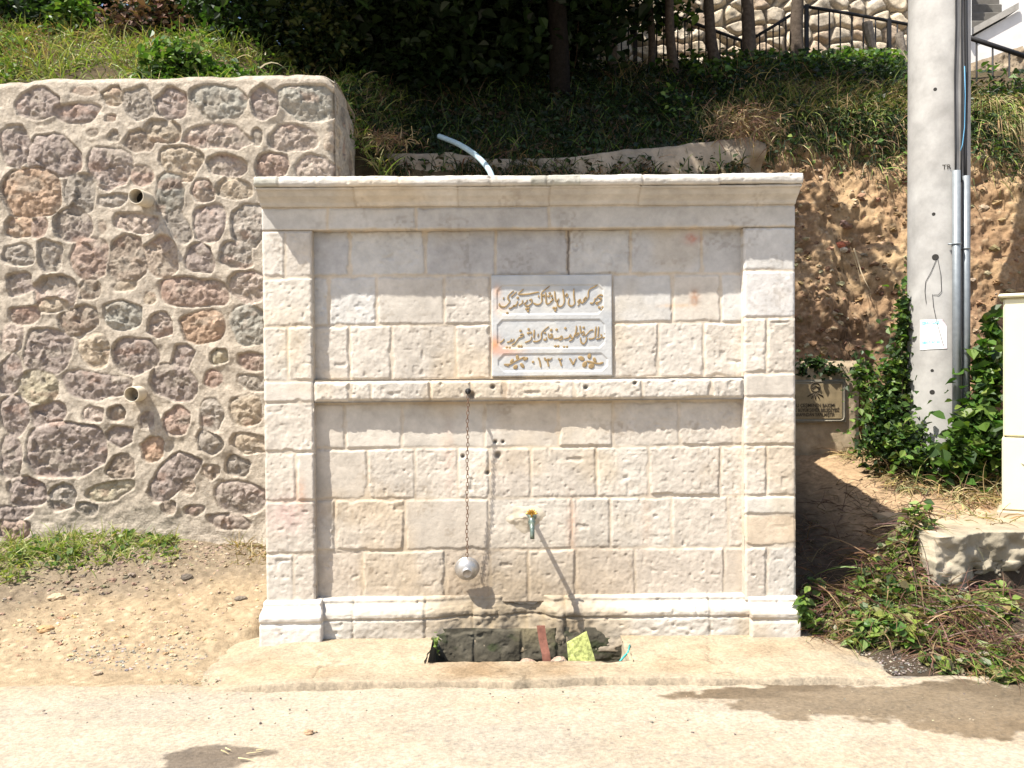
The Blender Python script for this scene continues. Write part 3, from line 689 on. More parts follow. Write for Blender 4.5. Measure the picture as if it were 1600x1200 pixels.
# ------------------------------------------------------------------ cup on its chain
hx = at(731, 612, -0.03)[0]; hz = zc(612, -.02); cb = at(729.5, 890, -0.01)
cup = thing('hanging_cup', 'small steel drinking bowl hanging on a rusty chain in front of the lower panel', 'cup', (hx, -0.03, cb[2]-0.08))
mb = MB(); mb.lathe([(0, 0), (0.017, 0), (0.018, 0.006), (0.010, 0.010), (0.008, 0.03), (0, 0.032)], (hx, 0.0, hz+.006), (0, -1, 0), 10); mb.torus((hx, -0.036, hz-0.006), 0.010, 0.0028, (0, 1, 0), (0, 0, 1)); mb.build('wall_bolt', M['iron'], cup, True)
mb = MB(); zz = hz-0.016; k = 0; ztop = cb[2]+0.074; L = 0.0235
nl = int((zz-ztop)/L); L = (zz-ztop)/nl
for k in range(nl):
    zc_ = zz-L*(k+0.5); sw = 0.002*math.sin(k*0.7)
    a = (1, 0.25, 0) if k % 2 == 0 else (-0.25, 1, 0); l = math.hypot(a[0], a[1]); a = (a[0]/l*0.52, a[1]/l*0.52, 0)
    mb.torus((hx+sw+(cb[0]-hx)*k/nl, -0.036+0.050*(k/nl)**2, zc_), 0.0150, 0.0021, a, (0, 0, 1.0), 12, 5)
mb.build('chain', M['chain'], cup, True)
R = 0.073; ax = Vector((0.05, -1, -0.30)).normalized()
pr = []
for q in np.linspace(0, 90, 14):
    r = math.radians(q); pr.append((R*math.sin(r)**0.9 if q else 0.0, R*0.80*math.cos(r)))
pr = [(0, R*0.85), (0.022, R*0.85), (0.025, R*0.875), (0.029, R*0.87), (0.031, R*0.76)]+[p for p in pr if p[0] > 0.032]+[(R+0.003, -0.002), (R+0.003, -0.004), (R-0.002, -0.002)]
pr += [(R*0.96*math.sin(math.radians(q)), R*0.76*math.cos(math.radians(q))-0.002) for q in np.linspace(88, 0, 10)]
mb = MB(); mb.lathe(pr, (cb[0], cb[1]+0.03, cb[2]), ax, 32); mb.build('bowl', M['bowl'], cup, True)
mb = MB(); mb.torus((cb[0]+0.002, cb[1]+0.018, cb[2]+0.076), 0.009, 0.0022, (0, 1, 0), (0, 0, 1)); mb.build('ring', M['chain'], cup, True)

# ------------------------------------------------------------------ bits lying in the basin
def slab_quad(name, pts, Y, th, mat, label, cat, lean=0.0):
    p = [at(a, b, Y) for a, b in pts]; zb = min(q[2] for q in p)
    f = [(q[0], q[1]+lean*(q[2]-zb), q[2]) for q in p]; n = 9
    # densify as a grid for a soft surface
    u, v = np.meshgrid(np.linspace(0, 1, n*2), np.linspace(0, 1, n*2))
    Q = np.array(f); S = (Q[0]*((1-u)*(1-v))[..., None]+Q[1]*(u*(1-v))[..., None]+Q[2]*(u*v)[..., None]+Q[3]*((1-u)*v)[..., None])
    S[..., 1] += 0.004*fbm(u*5, v*5, 3, 7)
    Fp = S; Bp = S+np.array((0, th, 0.3*th)); V = np.concatenate([Fp.reshape(-1, 3), Bp.reshape(-1, 3)]); m = n*2
    F = gfaces(m, m).tolist()+[tuple(reversed(q)) for q in (gfaces(m, m)+m*m).tolist()]
    ring = list(range(m))+[i*m+m-1 for i in range(1, m)]+[m*m-1-i for i in range(1, m)]+[(m-1-i)*m for i in range(1, m-1)]
    for i in range(len(ring)):
        a, b = ring[i], ring[(i+1) % len(ring)]; F.append((b, a, a+m*m, b+m*m))
    return tag(mk(name, V, F, mat, None, False), label, cat)
slab_quad('sponge', [(889, 1045), (934, 1045), (919, 995), (887, 1011)], -0.335, 0.016, M['pad'], 'yellow-green speckled cleaning pad leaning in the basin under the tap', 'sponge', 0.45)
o = MB(); q = [at(845, 978, -.20), at(848, 1000, -.22), at(853, 1022, -.25), at(857, 1060, -.28)]
for a, b in zip(q[:-1], q[1:]):
    w = 0.024
    o.add([a+(-w, 0, 0), a+(w, 0.003, 0), b+(w, 0.003, 0), b+(-w, 0, 0), a+(-w, .008, 0), a+(w, .011, 0), b+(w, .011, 0), b+(-w, .008, 0)], [(0, 3, 2, 1), (4, 5, 6, 7), (0, 4, 7, 3), (1, 2, 6, 5), (0, 1, 5, 4), (3, 7, 6, 2)])
tag(o.build('metal_strap', M['rust']), 'flat rust-red metal strip standing upright in the basin', 'metal strip')
def stone(name, c, r, seed, mat, col, label, cat, group=None, flat=0.6):
    th = np.linspace(0, np.pi, 12)[:, None]; ph = np.linspace(0, 2*np.pi, 20)[None, :]
    x, y, z = np.sin(th)*np.cos(ph), np.sin(th)*np.sin(ph), np.cos(th)*np.ones_like(ph)
    d = 1+0.30*fbm(x*1.4+seed, y*1.4+z*1.7, 3, seed)+0.12*fbm(x*5, z*5+y*3, 2, seed+4)
    d[:, -1] = d[:, 0]
    P = np.stack([c[0]+x*d*r, c[1]+y*d*r*0.8, c[2]+z*d*r*flat], -1)
    o = grid(name, P[::-1], mat, None, np.tile(np.array(col), x.shape+(1,)), smooth=False)
    return tag(o, label, cat, group)
stone('brick_fragment', at(824, 1036, -.30), 0.045, 3, M['rubble'], (0.36, 0.25, 0.19), 'pinkish stone lump left of the rusty strip in the basin', 'stone')
stone('brick_fragment', at(874, 1034, -.30), 0.045, 5, M['rubble'], (0.35, 0.26, 0.20), 'pinkish stone lump between the rusty strip and the cleaning pad', 'stone')
mb = MB(); mb.tube([at(968, 1034, -.38), at(975, 1026, -.34), at(981, 1020, -.30), at(984, 1008, -.2)], 0.006, 6); tag(mb.build('plastic_cord', pmat('teal_cord', (0.05, 0.32, 0.30), 0.5, var=0.1, bump=0), None, True), 'short teal plastic cord in the right corner of the basin', 'cord')

# ------------------------------------------------------------------ ground, road, pavement
def seg_axis(parts):
    out = []
    for a, b, n in parts: out.append(np.linspace(a, b, n, endpoint=False))
    return np.concatenate(out+[[parts[-1][1]]])
gx = seg_axis([(-90, -12, 14), (-12, -4.9, 30), (-4.9, 4.9, 640), (4.9, 12, 30), (12, 90, 14)])
def ground_z(X, Y):
    n = fbm(X*1.3, Y*1.3, 4, 601)
    zl = -0.075+0.20*np.clip((Y+0.50)/0.6, 0, 1)*np.clip((Y+0.5)/0.6, 0, 1)**0.2*0.35+0.26*sst(-0.15, 1.55, Y)
    zl = zl+0.10*np.exp(-(((X+3.3)/0.8)**2+((Y-1.35)/0.55)**2))+0.10*np.exp(-(((X+4.0)/0.8)**2+((Y-0.4)/0.5)**2))
    zr = -0.08+0.16*sst(-0.62, 0.1, Y)+0.28*sst(0.0, 0.7, Y)+0.42*np.clip((Y-0.6)/2.2, 0, 1)
    tr = -0.08+0.20*sst(-0.62, 0.0, Y)+0.38*sst(0.30, 0.36, Y)+0.36*np.clip((Y-0.6)/2.2, 0, 1)
    t = sst(2.40, 2.50, X+0.05*n)*sst(1.2, .5, Y)+sst(2.1, 3.2, X)*sst(.5, 1.2, Y)
    zr = zr*(1-t)+tr*t
    r = sst(1.2, 1.75, X)
    z = zl*(1-r)+zr*r
    # the strip under the pavement and the fountain stays low
    mid = sst(-1.95, -1.6, X)*sst(2.05, 1.7, X)*sst(-0.85, -.8, Y)*sst(0.12, 0.05, Y)
    z = z*(1-mid)+(-0.09)*mid
    ins = sst(-1.75, -1.6, X)*sst(1.66, 1.55, X)*sst(-.05, 0.1, Y)
    z = z*(1-ins)+(-0.12)*ins
    pit = (X > BX0-.03) & (X < BX1+.03) & (Y > BY0-.05) & (Y < 0.3)
    z = np.where(pit, -0.55, z)
    far = sst(-0.62, -1.0, Y); z = z*(1-far)+(-0.16)*far
    rough = sst(-0.5, -0.1, Y)*(1-ins)*(1-mid)
    z = z+rough*(0.020*n+0.022*fbm(X*6, Y*6, 4, 603)+0.018*np.clip(fbm(X*17, Y*17, 3, 604), -.2, 1)+0.006*fbm(X*45, Y*45, 2, 606))
    f1, f2, _ = voro(X*15, Y*15, 605)
    z = z+rough*0.022*np.clip(0.42-f1, 0, 1)*sst(-.1, .35, fbm(X*2.1, Y*2.1, 3, 607))
    return z
gy = seg_axis([(-90, -8, 14), (-8, -1.2, 20), (-1.2, -0.7, 20), (-0.7, 1.9, 210), (1.9, 3.2, 60), (3.2, 3.6, 4)])
X, Y = np.meshgrid(gx, gy); Z = ground_z(X, Y)
n = fbm(X*2.0, Y*2.0, 5, 611); n2 = fbm(X*11, Y*11, 4, 612)
C = np.tile(np.array((0.275, 0.21, 0.135)), X.shape+(1,))*(1+0.15*n2)[..., None]
C = lerp(C, (0.31, 0.243, 0.16), sst(-.2, .4, n)*0.7)
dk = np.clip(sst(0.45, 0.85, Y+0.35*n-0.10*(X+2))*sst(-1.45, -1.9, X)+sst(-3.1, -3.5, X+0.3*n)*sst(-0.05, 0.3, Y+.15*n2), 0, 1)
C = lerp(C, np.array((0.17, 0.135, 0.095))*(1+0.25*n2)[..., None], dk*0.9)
rs = sst(1.55, 1.75, X); C = lerp(C, np.array((0.045, 0.034, 0.025))*(1+0.3*n2)[..., None], rs*0.95)  # dark soil right of the fountain, darkened further to deepen its ground shadow
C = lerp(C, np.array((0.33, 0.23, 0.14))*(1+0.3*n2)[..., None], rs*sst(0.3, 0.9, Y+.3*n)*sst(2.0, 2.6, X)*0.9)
f1, f2, idn = voro(X*15, Y*15, 605)
C = lerp(C, np.array((0.47, 0.38, 0.26)), (idn > 0.8)*np.clip(0.4-f1, 0, 1)*2*(1-dk)*(1-rs))
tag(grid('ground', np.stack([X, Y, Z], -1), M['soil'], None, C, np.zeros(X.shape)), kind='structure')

# road sheet in front
ry = seg_axis([(-90, -8, 12), (-8, -2.4, 24), (-2.4, -0.3, 260)])
X, Y = np.meshgrid(gx, ry)
edge = sst(-0.80, -0.52, Y+0.10*fbm(X*2.2, Y*0+3, 3, 620))
n = fbm(X*1.2, Y*1.6, 5, 621); n2 = fbm(X*9, Y*9, 4, 622)
Z = -0.068+0.006*fbm(X*1.5, Y*1.5, 3, 623)+0.0025*n2-0.10*sst(-0.62, -0.38, Y+0.07*fbm(X*3, Y*3, 3, 624))+0.002*fbm(X*50, Y*50, 2, 626)
C = np.tile(np.array((0.335, 0.283, 0.215)), X.shape+(1,))*(1+0.07*n2)[..., None]
C = lerp(C, (0.265, 0.232, 0.188), sst(0.0, 0.45, fbm(X*1.1, Y*3.0, 5, 627))*0.6)
C = lerp(C, (0.30, 0.235, 0.16), sst(-.1, .5, fbm(X*.9+5, Y*2.2, 4, 628))*0.5)
C = lerp(C, (0.31, 0.25, 0.175), edge*0.8)
C = lerp(C, (0.20, 0.18, 0.155), sst(0.72, .92, vnoise(X*75, Y*75, 629))*0.55)
C = lerp(C, (0.32, 0.285, 0.235), sst(0.78, .95, vnoise(X*55, Y*55, 639))*0.5)
C = C*(1+0.09*fbm(X*4, Y*7, 5, 638)+.14*fbm(X*24, Y*24, 4, 640))[..., None]
wet = np.zeros(X.shape)
def wetblob(px, py, rx, ry_, seed, thr=1.0, rag=0.5):
    c = atz(px, py, -0.068); q = np.hypot((X-c[0])/rx, (Y-c[1])/ry_)+rag*fbm(X*5, Y*6, 5, seed)+rag*.7*fbm(X*13, Y*15, 4, seed+1)
    return sst(thr+.10, thr-.10, q)
w1 = np.maximum(wetblob(325, 1185, .19, .15, 631, 1, .35), wetblob(385, 1176, .15, .06, 633, 1, .35))
w2 = np.maximum(wetblob(1400, 1094, 0.88, .27, 641, 1, .5), wetblob(1580, 1112, .65, .34, 643, 1, .5)); w2 = np.maximum(w2, wetblob(1210, 1085, 0.45, .08, 645, 1, .6))
w2 = np.maximum(w2, wetblob(1720, 1110, .6, .28, 646))
w3 = wetblob(1330, 1050, .38, .10, 651, 1, .8)
wet = np.maximum(w1, w2)
C = lerp(C, C*np.array((0.38, 0.36, 0.36)), w1*0.92)
C = lerp(C, C*np.array((0.47, 0.42, 0.36)), w2*0.9)
C = lerp(C, C*np.array((0.62, 0.60, 0.58)), w2*sst(-.05, .35, fbm(X*2.2, Y*6, 5, 655)+.35*sst(-1.0, -.7, Y))*.75)
C = lerp(C, np.array((0.16, 0.145, 0.125))*(1+.4*n2)[..., None], np.clip(w3*(0.75+.6*n2), 0, 1))
tag(grid('road', np.stack([X, Y, Z], -1), M['road'], None, C, wet*0.8), kind='structure')

# worn concrete apron with the basin opening left out: four slabs meeting round the hole
def apron(name, xa, xb, ya, yb, nx, ny, front=False, left=False, right=False, seed=0):
    xs = np.linspace(xa, xb, nx); ys = np.linspace(ya, yb, ny); X, Y = np.meshgrid(xs, ys)
    fr = -0.70+0.05*fbm(X*1.7, X*0, 3, 660)+0.012*fbm(X*9, X*0, 4, 661)-0.0*X
    Y = np.where(front, Y+(fr-ya)*(1-(Y-ya)/(yb-ya)), Y)
    d = np.full(X.shape, 9.0)
    if front: d = np.minimum(d, Y-fr)
    if left: d = np.minimum(d, X-(xa+0.10+0.08*fbm(Y*5, Y*0, 3, 663)))
    if right: d = np.minimum(d, (xb-0.10+0.08*fbm(Y*6, Y*0+2, 3, 664))-X)
    Zt = 0.004-0.032*sst(0.1, -.7, Y)+0.007*fbm(X*3, Y*3, 4, 665)+0.003*fbm(X*15, Y*15, 4, 666)-0.012*np.clip(fbm(X*7, Y*7, 3, 669)-.25, 0, 1)
    Zt = Zt-0.060*sst(-1.40, -1.98, X+.12*fbm(X*4, Y*4, 3, 682))-0.04*sst(1.6, 2.0, X)-.025*np.clip(fbm(X*2.6, Y*3, 3, 668), 0, 1)*sst(-.35, -.65, Y)
    d2 = d+0.010*fbm(X*9, Y*9, 4, 667)-.05*np.clip(fbm(X*3.1, Y*2, 4, 681)-.2, 0, 1)
    Z = Zt-(0.10)*(1-sst(-0.006, 0.03, d2))
    C = np.tile(np.array((0.32, 0.26, 0.182)), X.shape+(1,))*(1+0.10*fbm(X*8, Y*8, 4, 671))[..., None]
    C = lerp(C, (0.27, 0.20, 0.125), sst(0, .5, fbm(X*2.5, Y*4, 4, 672))*0.55)
    C = lerp(C, (0.29, 0.24, 0.175), sst(0.12, .0, d2+.05*fbm(X*6, Y*6, 3, 676))*0.8)
    ck = np.exp(-(np.abs(fbm(X*1.6+3, Y*1.6, 4, 690))/0.008)**2)*sst(.0, .3, fbm(X*1.1, Y*1.1, 2, 691)+.15); Z = Z-.006*ck; C = lerp(C, C*.55, ck*.7)
    C = C*(1+0.26*fbm(X*18, Y*18, 5, 678, .65)+.18*fbm(X*3, Y*5, 4, 679))[..., None]
    C = lerp(C, (0.30, 0.235, 0.15), np.exp(-((Y+.03)/0.07)**2)*np.clip(.4+fbm(X*5, Y*9, 3, 674), 0, 1)*.9)
    wetw = np.exp(-(((X-(BX0+BX1)/2+.1)/0.45)**4+((Y+.52)/0.13)**4)); C = lerp(C, C*np.array((0.66, 0.56, 0.46)), np.clip(wetw*(.55+.8*fbm(X*7, Y*7, 3, 675)), 0, .8))
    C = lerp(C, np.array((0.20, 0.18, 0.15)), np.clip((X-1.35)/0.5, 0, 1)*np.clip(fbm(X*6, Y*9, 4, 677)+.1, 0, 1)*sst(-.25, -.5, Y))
    return X, Y, Z, C
av, af, ac = [], [], []; o = 0
ax0, ax1 = -1.98, 2.12
def add_ap(*a, **k):
    global o
    X, Y, Z, C = apron(*a, **k); av.append(np.stack([X, Y, Z], -1).reshape(-1, 3)); ac.append(C.reshape(-1, 3)); af.append(gfaces(X.shape[0], X.shape[1], o)); o += X.size
add_ap('a', ax0, BX0, BY0, 0.10, 150, 60, left=True)
add_ap('a', BX1, ax1, BY0, 0.10, 110, 60, right=True)
add_ap('a', ax0, ax1, -0.74, BY0, 460, 150, front=True, left=True, right=True)
tag(mk('pavement', np.concatenate(av), np.concatenate(af), M['road'], None, True, np.concatenate(ac), np.zeros(o)), kind='structure')

# ------------------------------------------------------------------ rubble retaining wall on the left
RW = thing('rubble_wall', 'rough stone retaining wall with thick pale mortar joints left of the fountain', 'wall', (-3, 1.6, 0.2))
YR = 1.60
def z1(x, y): return x/3.157, 100+y/3.157
def z2(x, y): return x/3.0, 470+y/3.0
def z3(x, y): return x/2.857, y/2.857
PU, GR, RD, OR_, TN, GG, PK, BR, YG = (0.205, 0.165, 0.145), (0.205, 0.18, 0.152), (0.225, 0.158, 0.125), (0.28, 0.185, 0.12), (0.285, 0.23, 0.165), (0.175, 0.17, 0.145), (0.26, 0.21, 0.175), (0.215, 0.168, 0.128), (0.27, 0.235, 0.16)
ST = []
def S1(*l):
    for cx, cy, w, h, rot, c in l: a, b = z1(cx, cy); ST.append((a, b, w/3.157, h/3.157, rot, c))
def S2(*l):
    for cx, cy, w, h, rot, c in l: a, b = z2(cx, cy); ST.append((a, b, w/3.0, h/3.0, rot, c))
def S3(*l):
    for cx, cy, w, h, rot, c in l: a, b = z3(cx, cy); ST.append((a, b, w/2.857, h/2.857, rot, c))
S1((150,180,200,140,15,PU),(385,113,135,45,0,BR),(530,135,95,85,10,TN),(660,170,130,160,20,GR),(820,170,135,145,8,PU),(1060,168,255,155,0,GG),(350,220,215,85,3,PU),(520,245,50,35,15,BR),(45,390,140,190,0,PU),
   (170,305,50,25,0,BR),(240,430,235,190,-12,PU),(425,325,65,42,0,BR),(535,335,55,52,0,GR),(665,365,125,110,-35,BR),(780,315,165,108,-5,TN),(1060,345,305,110,-4,PK),(1255,345,52,85,0,GR),(510,500,195,205,-15,PU),
   (675,540,100,100,10,RD),(870,480,195,155,-5,TN),(1100,490,175,100,-8,PK),(125,620,255,215,0,OR_),(365,630,140,185,0,GR),(536,665,135,62,0,GR),(810,635,130,190,-5,GG),(985,615,110,98,0,RD),(1140,605,155,92,-10,TN),
   (68,795,115,108,5,OR_),(165,800,82,98,0,RD),(335,780,165,160,8,PU),(650,775,205,98,-3,PK),(478,800,40,62,10,BR),(870,790,88,165,28,GR),(1015,770,148,170,-6,PU),(1220,790,160,195,0,GR),(65,935,138,102,0,GR),
   (225,945,112,155,8,GR),(420,955,168,185,5,RD),(612,960,175,220,-3,BR),(780,950,155,190,22,BR),(975,945,122,145,0,PU),(1155,945,150,125,-10,GR),(75,1080,125,98,12,PU),(255,1130,185,155,0,PK),(420,1110,98,92,20,BR),
   (600,1090,112,50,8,TN),(720,1145,58,60,0,TN),(940,1120,300,132,-3,RD),(1220,1095,190,145,5,PK))
S2((95,65,135,78,0,RD),(225,20,135,62,0,TN),(350,85,155,118,25,BR),(560,65,170,125,12,GG),(735,115,108,118,-5,PK),(940,125,195,145,10,OR_),(1160,110,165,180,5,GG),(35,170,100,125,-8,PK),(205,235,205,185,-15,PU),
   (430,230,128,150,22,TN),(625,260,198,165,-6,PU),(845,270,90,112,-15,PU),(810,390,190,160,-8,PU),(1020,260,85,75,0,YG),(1180,285,125,75,-3,RD),(35,340,100,185,-10,PU),(165,400,160,138,-12,YG),(440,400,290,118,-4,PU),
   (990,365,78,78,0,RD),(1180,385,140,72,-8,GR),(58,545,118,175,10,PU),(215,535,155,105,12,PU),(425,530,88,72,-5,PK),(540,530,78,68,0,BR),(680,560,62,80,0,PU),(555,640,122,98,-4,PU),(815,565,122,118,10,RD),(985,535,98,138,0,GR),
   (1150,510,150,132,-6,TN),(300,700,330,240,2,PU),(40,735,95,185,8,PU),(705,700,105,102,8,OR_),(975,665,125,95,-35,GR),(1170,670,165,92,-12,TN),(560,780,118,102,-4,BR),(810,820,250,135,42,PU),(1110,775,112,88,0,GR),(985,810,70,66,0,BR),
   (120,890,160,128,-8,PU),(510,895,210,78,14,YG),(880,870,62,72,-20,BR),(1125,925,212,142,-5,PU),(285,920,120,112,15,GR),(65,995,155,72,0,PU),(795,970,62,62,0,BR),(915,985,82,52,0,RD),(1075,1040,175,72,-3,PK),(60,1080,130,90,0,RD),(400,980,90,60,0,GR))
S3((1360,440,240,145,-3,GG),(1165,440,108,145,8,PU),(1300,605,195,112,-3,PK),(1395,745,158,125,8,PK),(1465,610,58,92,0,BR),(1500,765,62,105,0,PU),(1205,730,138,118,15,RD))
RSC = FPX/(YR-CAM[1])
stones = []
for cx, cy, w, h, rot, c in ST:
    p = at(cx, cy, YR); stones.append((p[0], p[2], w/RSC/2*1.17, h/RSC/2*1.17, math.radians(rot), c))
rr = random.Random(3)
PALS = [PU, GR, RD, TN, GG, PK, BR]
xl = at(0, 500, YR)[0]
zz = 0.3
while zz < 3.8:                                       # beyond the left edge of the photograph
    xx = xl-0.15
    hh = rr.uniform(.24, .36)
    while xx > -6.4:
        w = rr.uniform(.2, .42); stones.append((xx-w/2-.05, zz+hh/2+rr.uniform(-.03, .03), w/2*.92, hh/2*.86, rr.uniform(-.2, .2), PALS[rr.randrange(7)])); xx -= w+.06
    zz += hh+.05
zz = -.3
while zz < 0.25:
    xx = -1.5
    while xx > xl: 
        w = rr.uniform(.2, .42); stones.append((xx-w/2, zz+.12, w/2*.9, .12, rr.uniform(-.2, .2), PALS[rr.randrange(7)])); xx -= w+.06
    zz += .3
def rubble_field(U, Vv, stones, seed, deep=1.0):
    ms = 0.030*fbm(U*3.5, Vv*4.5, 4, seed)+0.009*fbm(U*12, Vv*9, 5, seed+1, .6)
    H = ms.copy(); C = np.tile(np.array((0.365, 0.315, 0.255)), U.shape+(1,))*(1+0.09*fbm(U*5, Vv*5, 4, seed+2)+0.05*fbm(U*30, Vv*30, 3, seed+3))[..., None]
    C = lerp(C, np.array((0.27, 0.23, 0.18)), sst(0.1, .5, fbm(U*3+4, Vv*3, 3, seed+4))*0.5)
    Uw = U+0.022*fbm(U*6, Vv*6, 4, seed+5); Vw = Vv+0.022*fbm(U*6+30, Vv*6, 4, seed+6)
    best = np.full(U.shape, 9.0)
    wu = U+.03*fbm(U*8, Vv*8, 3, seed+21); wv = Vv+.03*fbm(U*8+5, Vv*8, 3, seed+22)
    fr = .55*facets(wu*8, wv*8, seed+23)+.40*facets(wu*19, wv*19, seed+27)+.35*fbm(U*10, Vv*10, 4, seed+7, .6); fr2 = fbm(U*34, Vv*34, 3, seed+8); rid = np.abs(fbm(U*9+7, Vv*9, 4, seed+9)); rc = fbm(U*6, Vv*9, 5, seed+14)
    for i, (cx, cz, a, b, rot, c) in enumerate(stones):
        m = max(a, b)*1.5+.05
        sel = (np.abs(U-cx) < m) & (np.abs(Vv-cz) < m)
        if not sel.any(): continue
        ys, xs = np.where(sel); y0, y1, x0, x1 = ys.min(), ys.max()+1, xs.min(), xs.max()+1; sl_ = np.s_[y0:y1, x0:x1]
        u = Uw[sl_]-cx; v = Vw[sl_]-cz; cr, sr = math.cos(rot), math.sin(rot); q = (u*cr+v*sr)/a; p = (-u*sr+v*cr)/b
        r = random.Random(i*7+seed); n = r.uniform(2.3, 3.4); sk = r.uniform(-.22, .22); q = q*(1+sk*p)
        e = (np.abs(q)**n+np.abs(p)**n)**(1/n)
        for _k in range(4):
            an = r.uniform(0, 6.283); e = np.maximum(e, (q*math.cos(an)+p*math.sin(an))/r.uniform(.86, 1.04))
        d = (1-e)*min(a, b)      # >0 inside
        inn = d > 0
        dep = r.uniform(0.016, 0.030)*deep*min(1, min(a, b)/.075)
        face = -dep*0.25+r.uniform(-.006, .006)+(0.034*fr[sl_]+0.006*fr2[sl_]-0.008*rid[sl_])*min(1, min(a, b)/.06)+r.uniform(-.1, .1)*u+r.uniform(-.08, .16)*v
        rim = 1-np.exp(-np.clip(d, 0, 1)/0.022)
        hst = -dep+(face+dep)*rim
        drop = sst(-0.003, 0.007, d)
        lip = r.uniform(-.002, .008)*np.exp(-(np.clip(-d, 0, 1)/0.03)**2)*(d <= 0.02)
        hh_ = H[sl_]; cc = C[sl_]
        new = (hh_+np.where(d < 0, lip*deep, lip*deep*(1-drop)))*(1-drop)+hst*drop
        use = (d > -0.09) & (d > -best[sl_]-9)
        H[sl_] = np.where(use, new, hh_)
        base = (np.array(c)*.7+.3*np.array((.20, .175, .15)))*r.uniform(1.15, 1.5)*(1+0.20*fr[sl_]+0.18*fr2[sl_])[..., None]
        base = lerp(base, np.array((0.27, 0.235, 0.19)), sst(0.05, .45, rc[sl_])*0.6)
        base = lerp(base, np.array((0.27, 0.165, 0.12)), sst(0.2, .5, -rc[sl_])*0.4)
        base = lerp(base, np.array((0.33, 0.28, 0.22)), np.exp(-np.clip(d, 0, 1)/0.010)*0.5*vnoise(U[sl_]*20, Vv[sl_]*20, seed+15))
        C[sl_] = lerp(cc, base, sst(0.0, 0.008, d))
    return H, C
xr = at(519, 200, YR)[0]
xs = np.linspace(-6.4, xl-.05, 120).tolist()+np.linspace(xl-.04, xr, 330).tolist(); zs = np.linspace(-0.05, 4.02, 480)
U, Vv = np.meshgrid(np.array(xs), zs)
H, C = rubble_field(U, Vv, stones, 700)
tl_, tr_ = at(0, 124, 1.68), at(490, 114, 1.68)
top = tl_[2]+(tr_[2]-tl_[2])*(U-tl_[0])/(tr_[0]-tl_[0])+0.035*fbm(U*2.2, U*0, 4, 720)-0.05*sst(xr-.12, xr, U); cap = sst(0.17, 0.04, top-Vv)
H = H-0.10*sst(0.05, -0.01, top-Vv)*0.4
Yw = YR+0.10*(Vv/3.8)-H*1.15
rc_ = np.clip((U-(xr-0.06))/0.06, 0, 1); Yw = Yw+0.05*rc_**2
P = np.stack([U, Yw, np.minimum(Vv, top)], -1)
# top cap going back
tp = P[-1:].copy(); caps = []
for k, (dy, dz) in enumerate(((0.06, 0.018), (0.2, 0.03), (0.45, 0.02), (0.9, 0.01), (1.0, -0.2))):
    q = tp.copy(); q[..., 1] += dy; q[..., 2] += dz+0.012*fbm(q[..., 0]*4, q[..., 0]*0+k, 3, 725); caps.append(q)
P = np.concatenate([P]+caps, 0); C = np.concatenate([C]+[C[-1:]]*5, 0)
grid('masonry', P, M['rubble'], RW, C)
ys = np.linspace(0, 1.0, 120); Ug, Vg = np.meshgrid(ys, zs)
sd = []; zz = 0.1; rr = random.Random(9)
while zz < 3.7:
    yy = 0.02; hh = rr.uniform(.2, .34)
    while yy < 0.9:
        w = rr.uniform(.18, .36); sd.append((yy+w/2, zz+hh/2, w/2*.82, hh/2*.8, rr.uniform(-.2, .2), PALS[rr.randrange(7)])); yy += w+.06
    zz += hh+.05
H, C2 = rubble_field(Ug, Vg, sd, 760, .6)
Ys = YR+0.10*(Vg/3.8)+0.03+Ug*(0.9+0.12*(3.86-Vg)/3.8)
P = np.stack([xr-0.004+H*0.9*np.clip(Ug*12, 0, 1)+0.03*(3.8-Vg)/3.8, Ys, np.minimum(Vg, 3.93)-0.25*(Ug>0.5)*(Ug-0.5)], -1)
grid('end_face', P, M['rubble'], RW, C2)
for px, py in ((213, 306), (206, 616)):
    c = at(px, py, YR-0.10); b = (c[0], YR+0.1, c[2]+0.0)
    d = MB(); d.lathe([(0.060, 0), (0.060, 0.20), (0.0585, 0.202), (0.0545, 0.202), (0.054, 0.198), (0.054, 0.06)], (c[0]+.004, YR+0.10, c[2]+.004), (-0.03, -1, -0.03), 28)
    pipe = d.build('drain_pipe', M['pvc'], RW, True)
    d = MB(); d.lathe([(0, 0), (0.0535, 0)], (c[0], YR+0.035, c[2]), (0, -1, 0), 20); d.build('pipe_mouth_shade', M['dark'], pipe)  # dark disc paints the shade deep inside the pipe

# ------------------------------------------------------------------ concrete retaining wall behind, with the old notice plate
YC = 2.80
cw = thing('concrete_wall', 'low weathered concrete retaining wall behind the fountain with soil heaped on it', 'wall', (0.3, YC, 2.6))
def conc(X, Z, seed):
    n = fbm(X*2, Z*2, 5, seed); n2 = fbm(X*10, Z*10, 4, seed+1); st = fbm(X*7, Z*0.8, 4, seed+2)
    C = np.tile(np.array((0.25, 0.205, 0.155)), X.shape+(1,))*(1+0.26*n+0.16*n2)[..., None]
    C = lerp(C, (0.16, 0.14, 0.115), sst(0.05, 0.5, st)*0.6)
    return C, 0.012*n+0.006*n2+0.004*fbm(X*30, Z*30, 2, seed+3)
xa, xb = -1.75, at(1200, 250, YC)[0]
xs = np.linspace(xa, xb, 260); tt = np.linspace(0, 1, 60); X, T = np.meshgrid(xs, tt)
tp = [at(p, q, YC) for p, q in ((540, 232), (600, 236), (700, 236), (770, 246), (880, 243), (960, 234), (1050, 226), (1120, 218), (1175, 214), (1200, 222))]
topz = np.interp(xs, [p[0] for p in tp], [p[2] for p in tp])+0.02*fbm(xs*5, xs*0, 3, 800)
Z = 1.9+T*(topz[None, :]-1.9); C, d = conc(X, Z, 810)
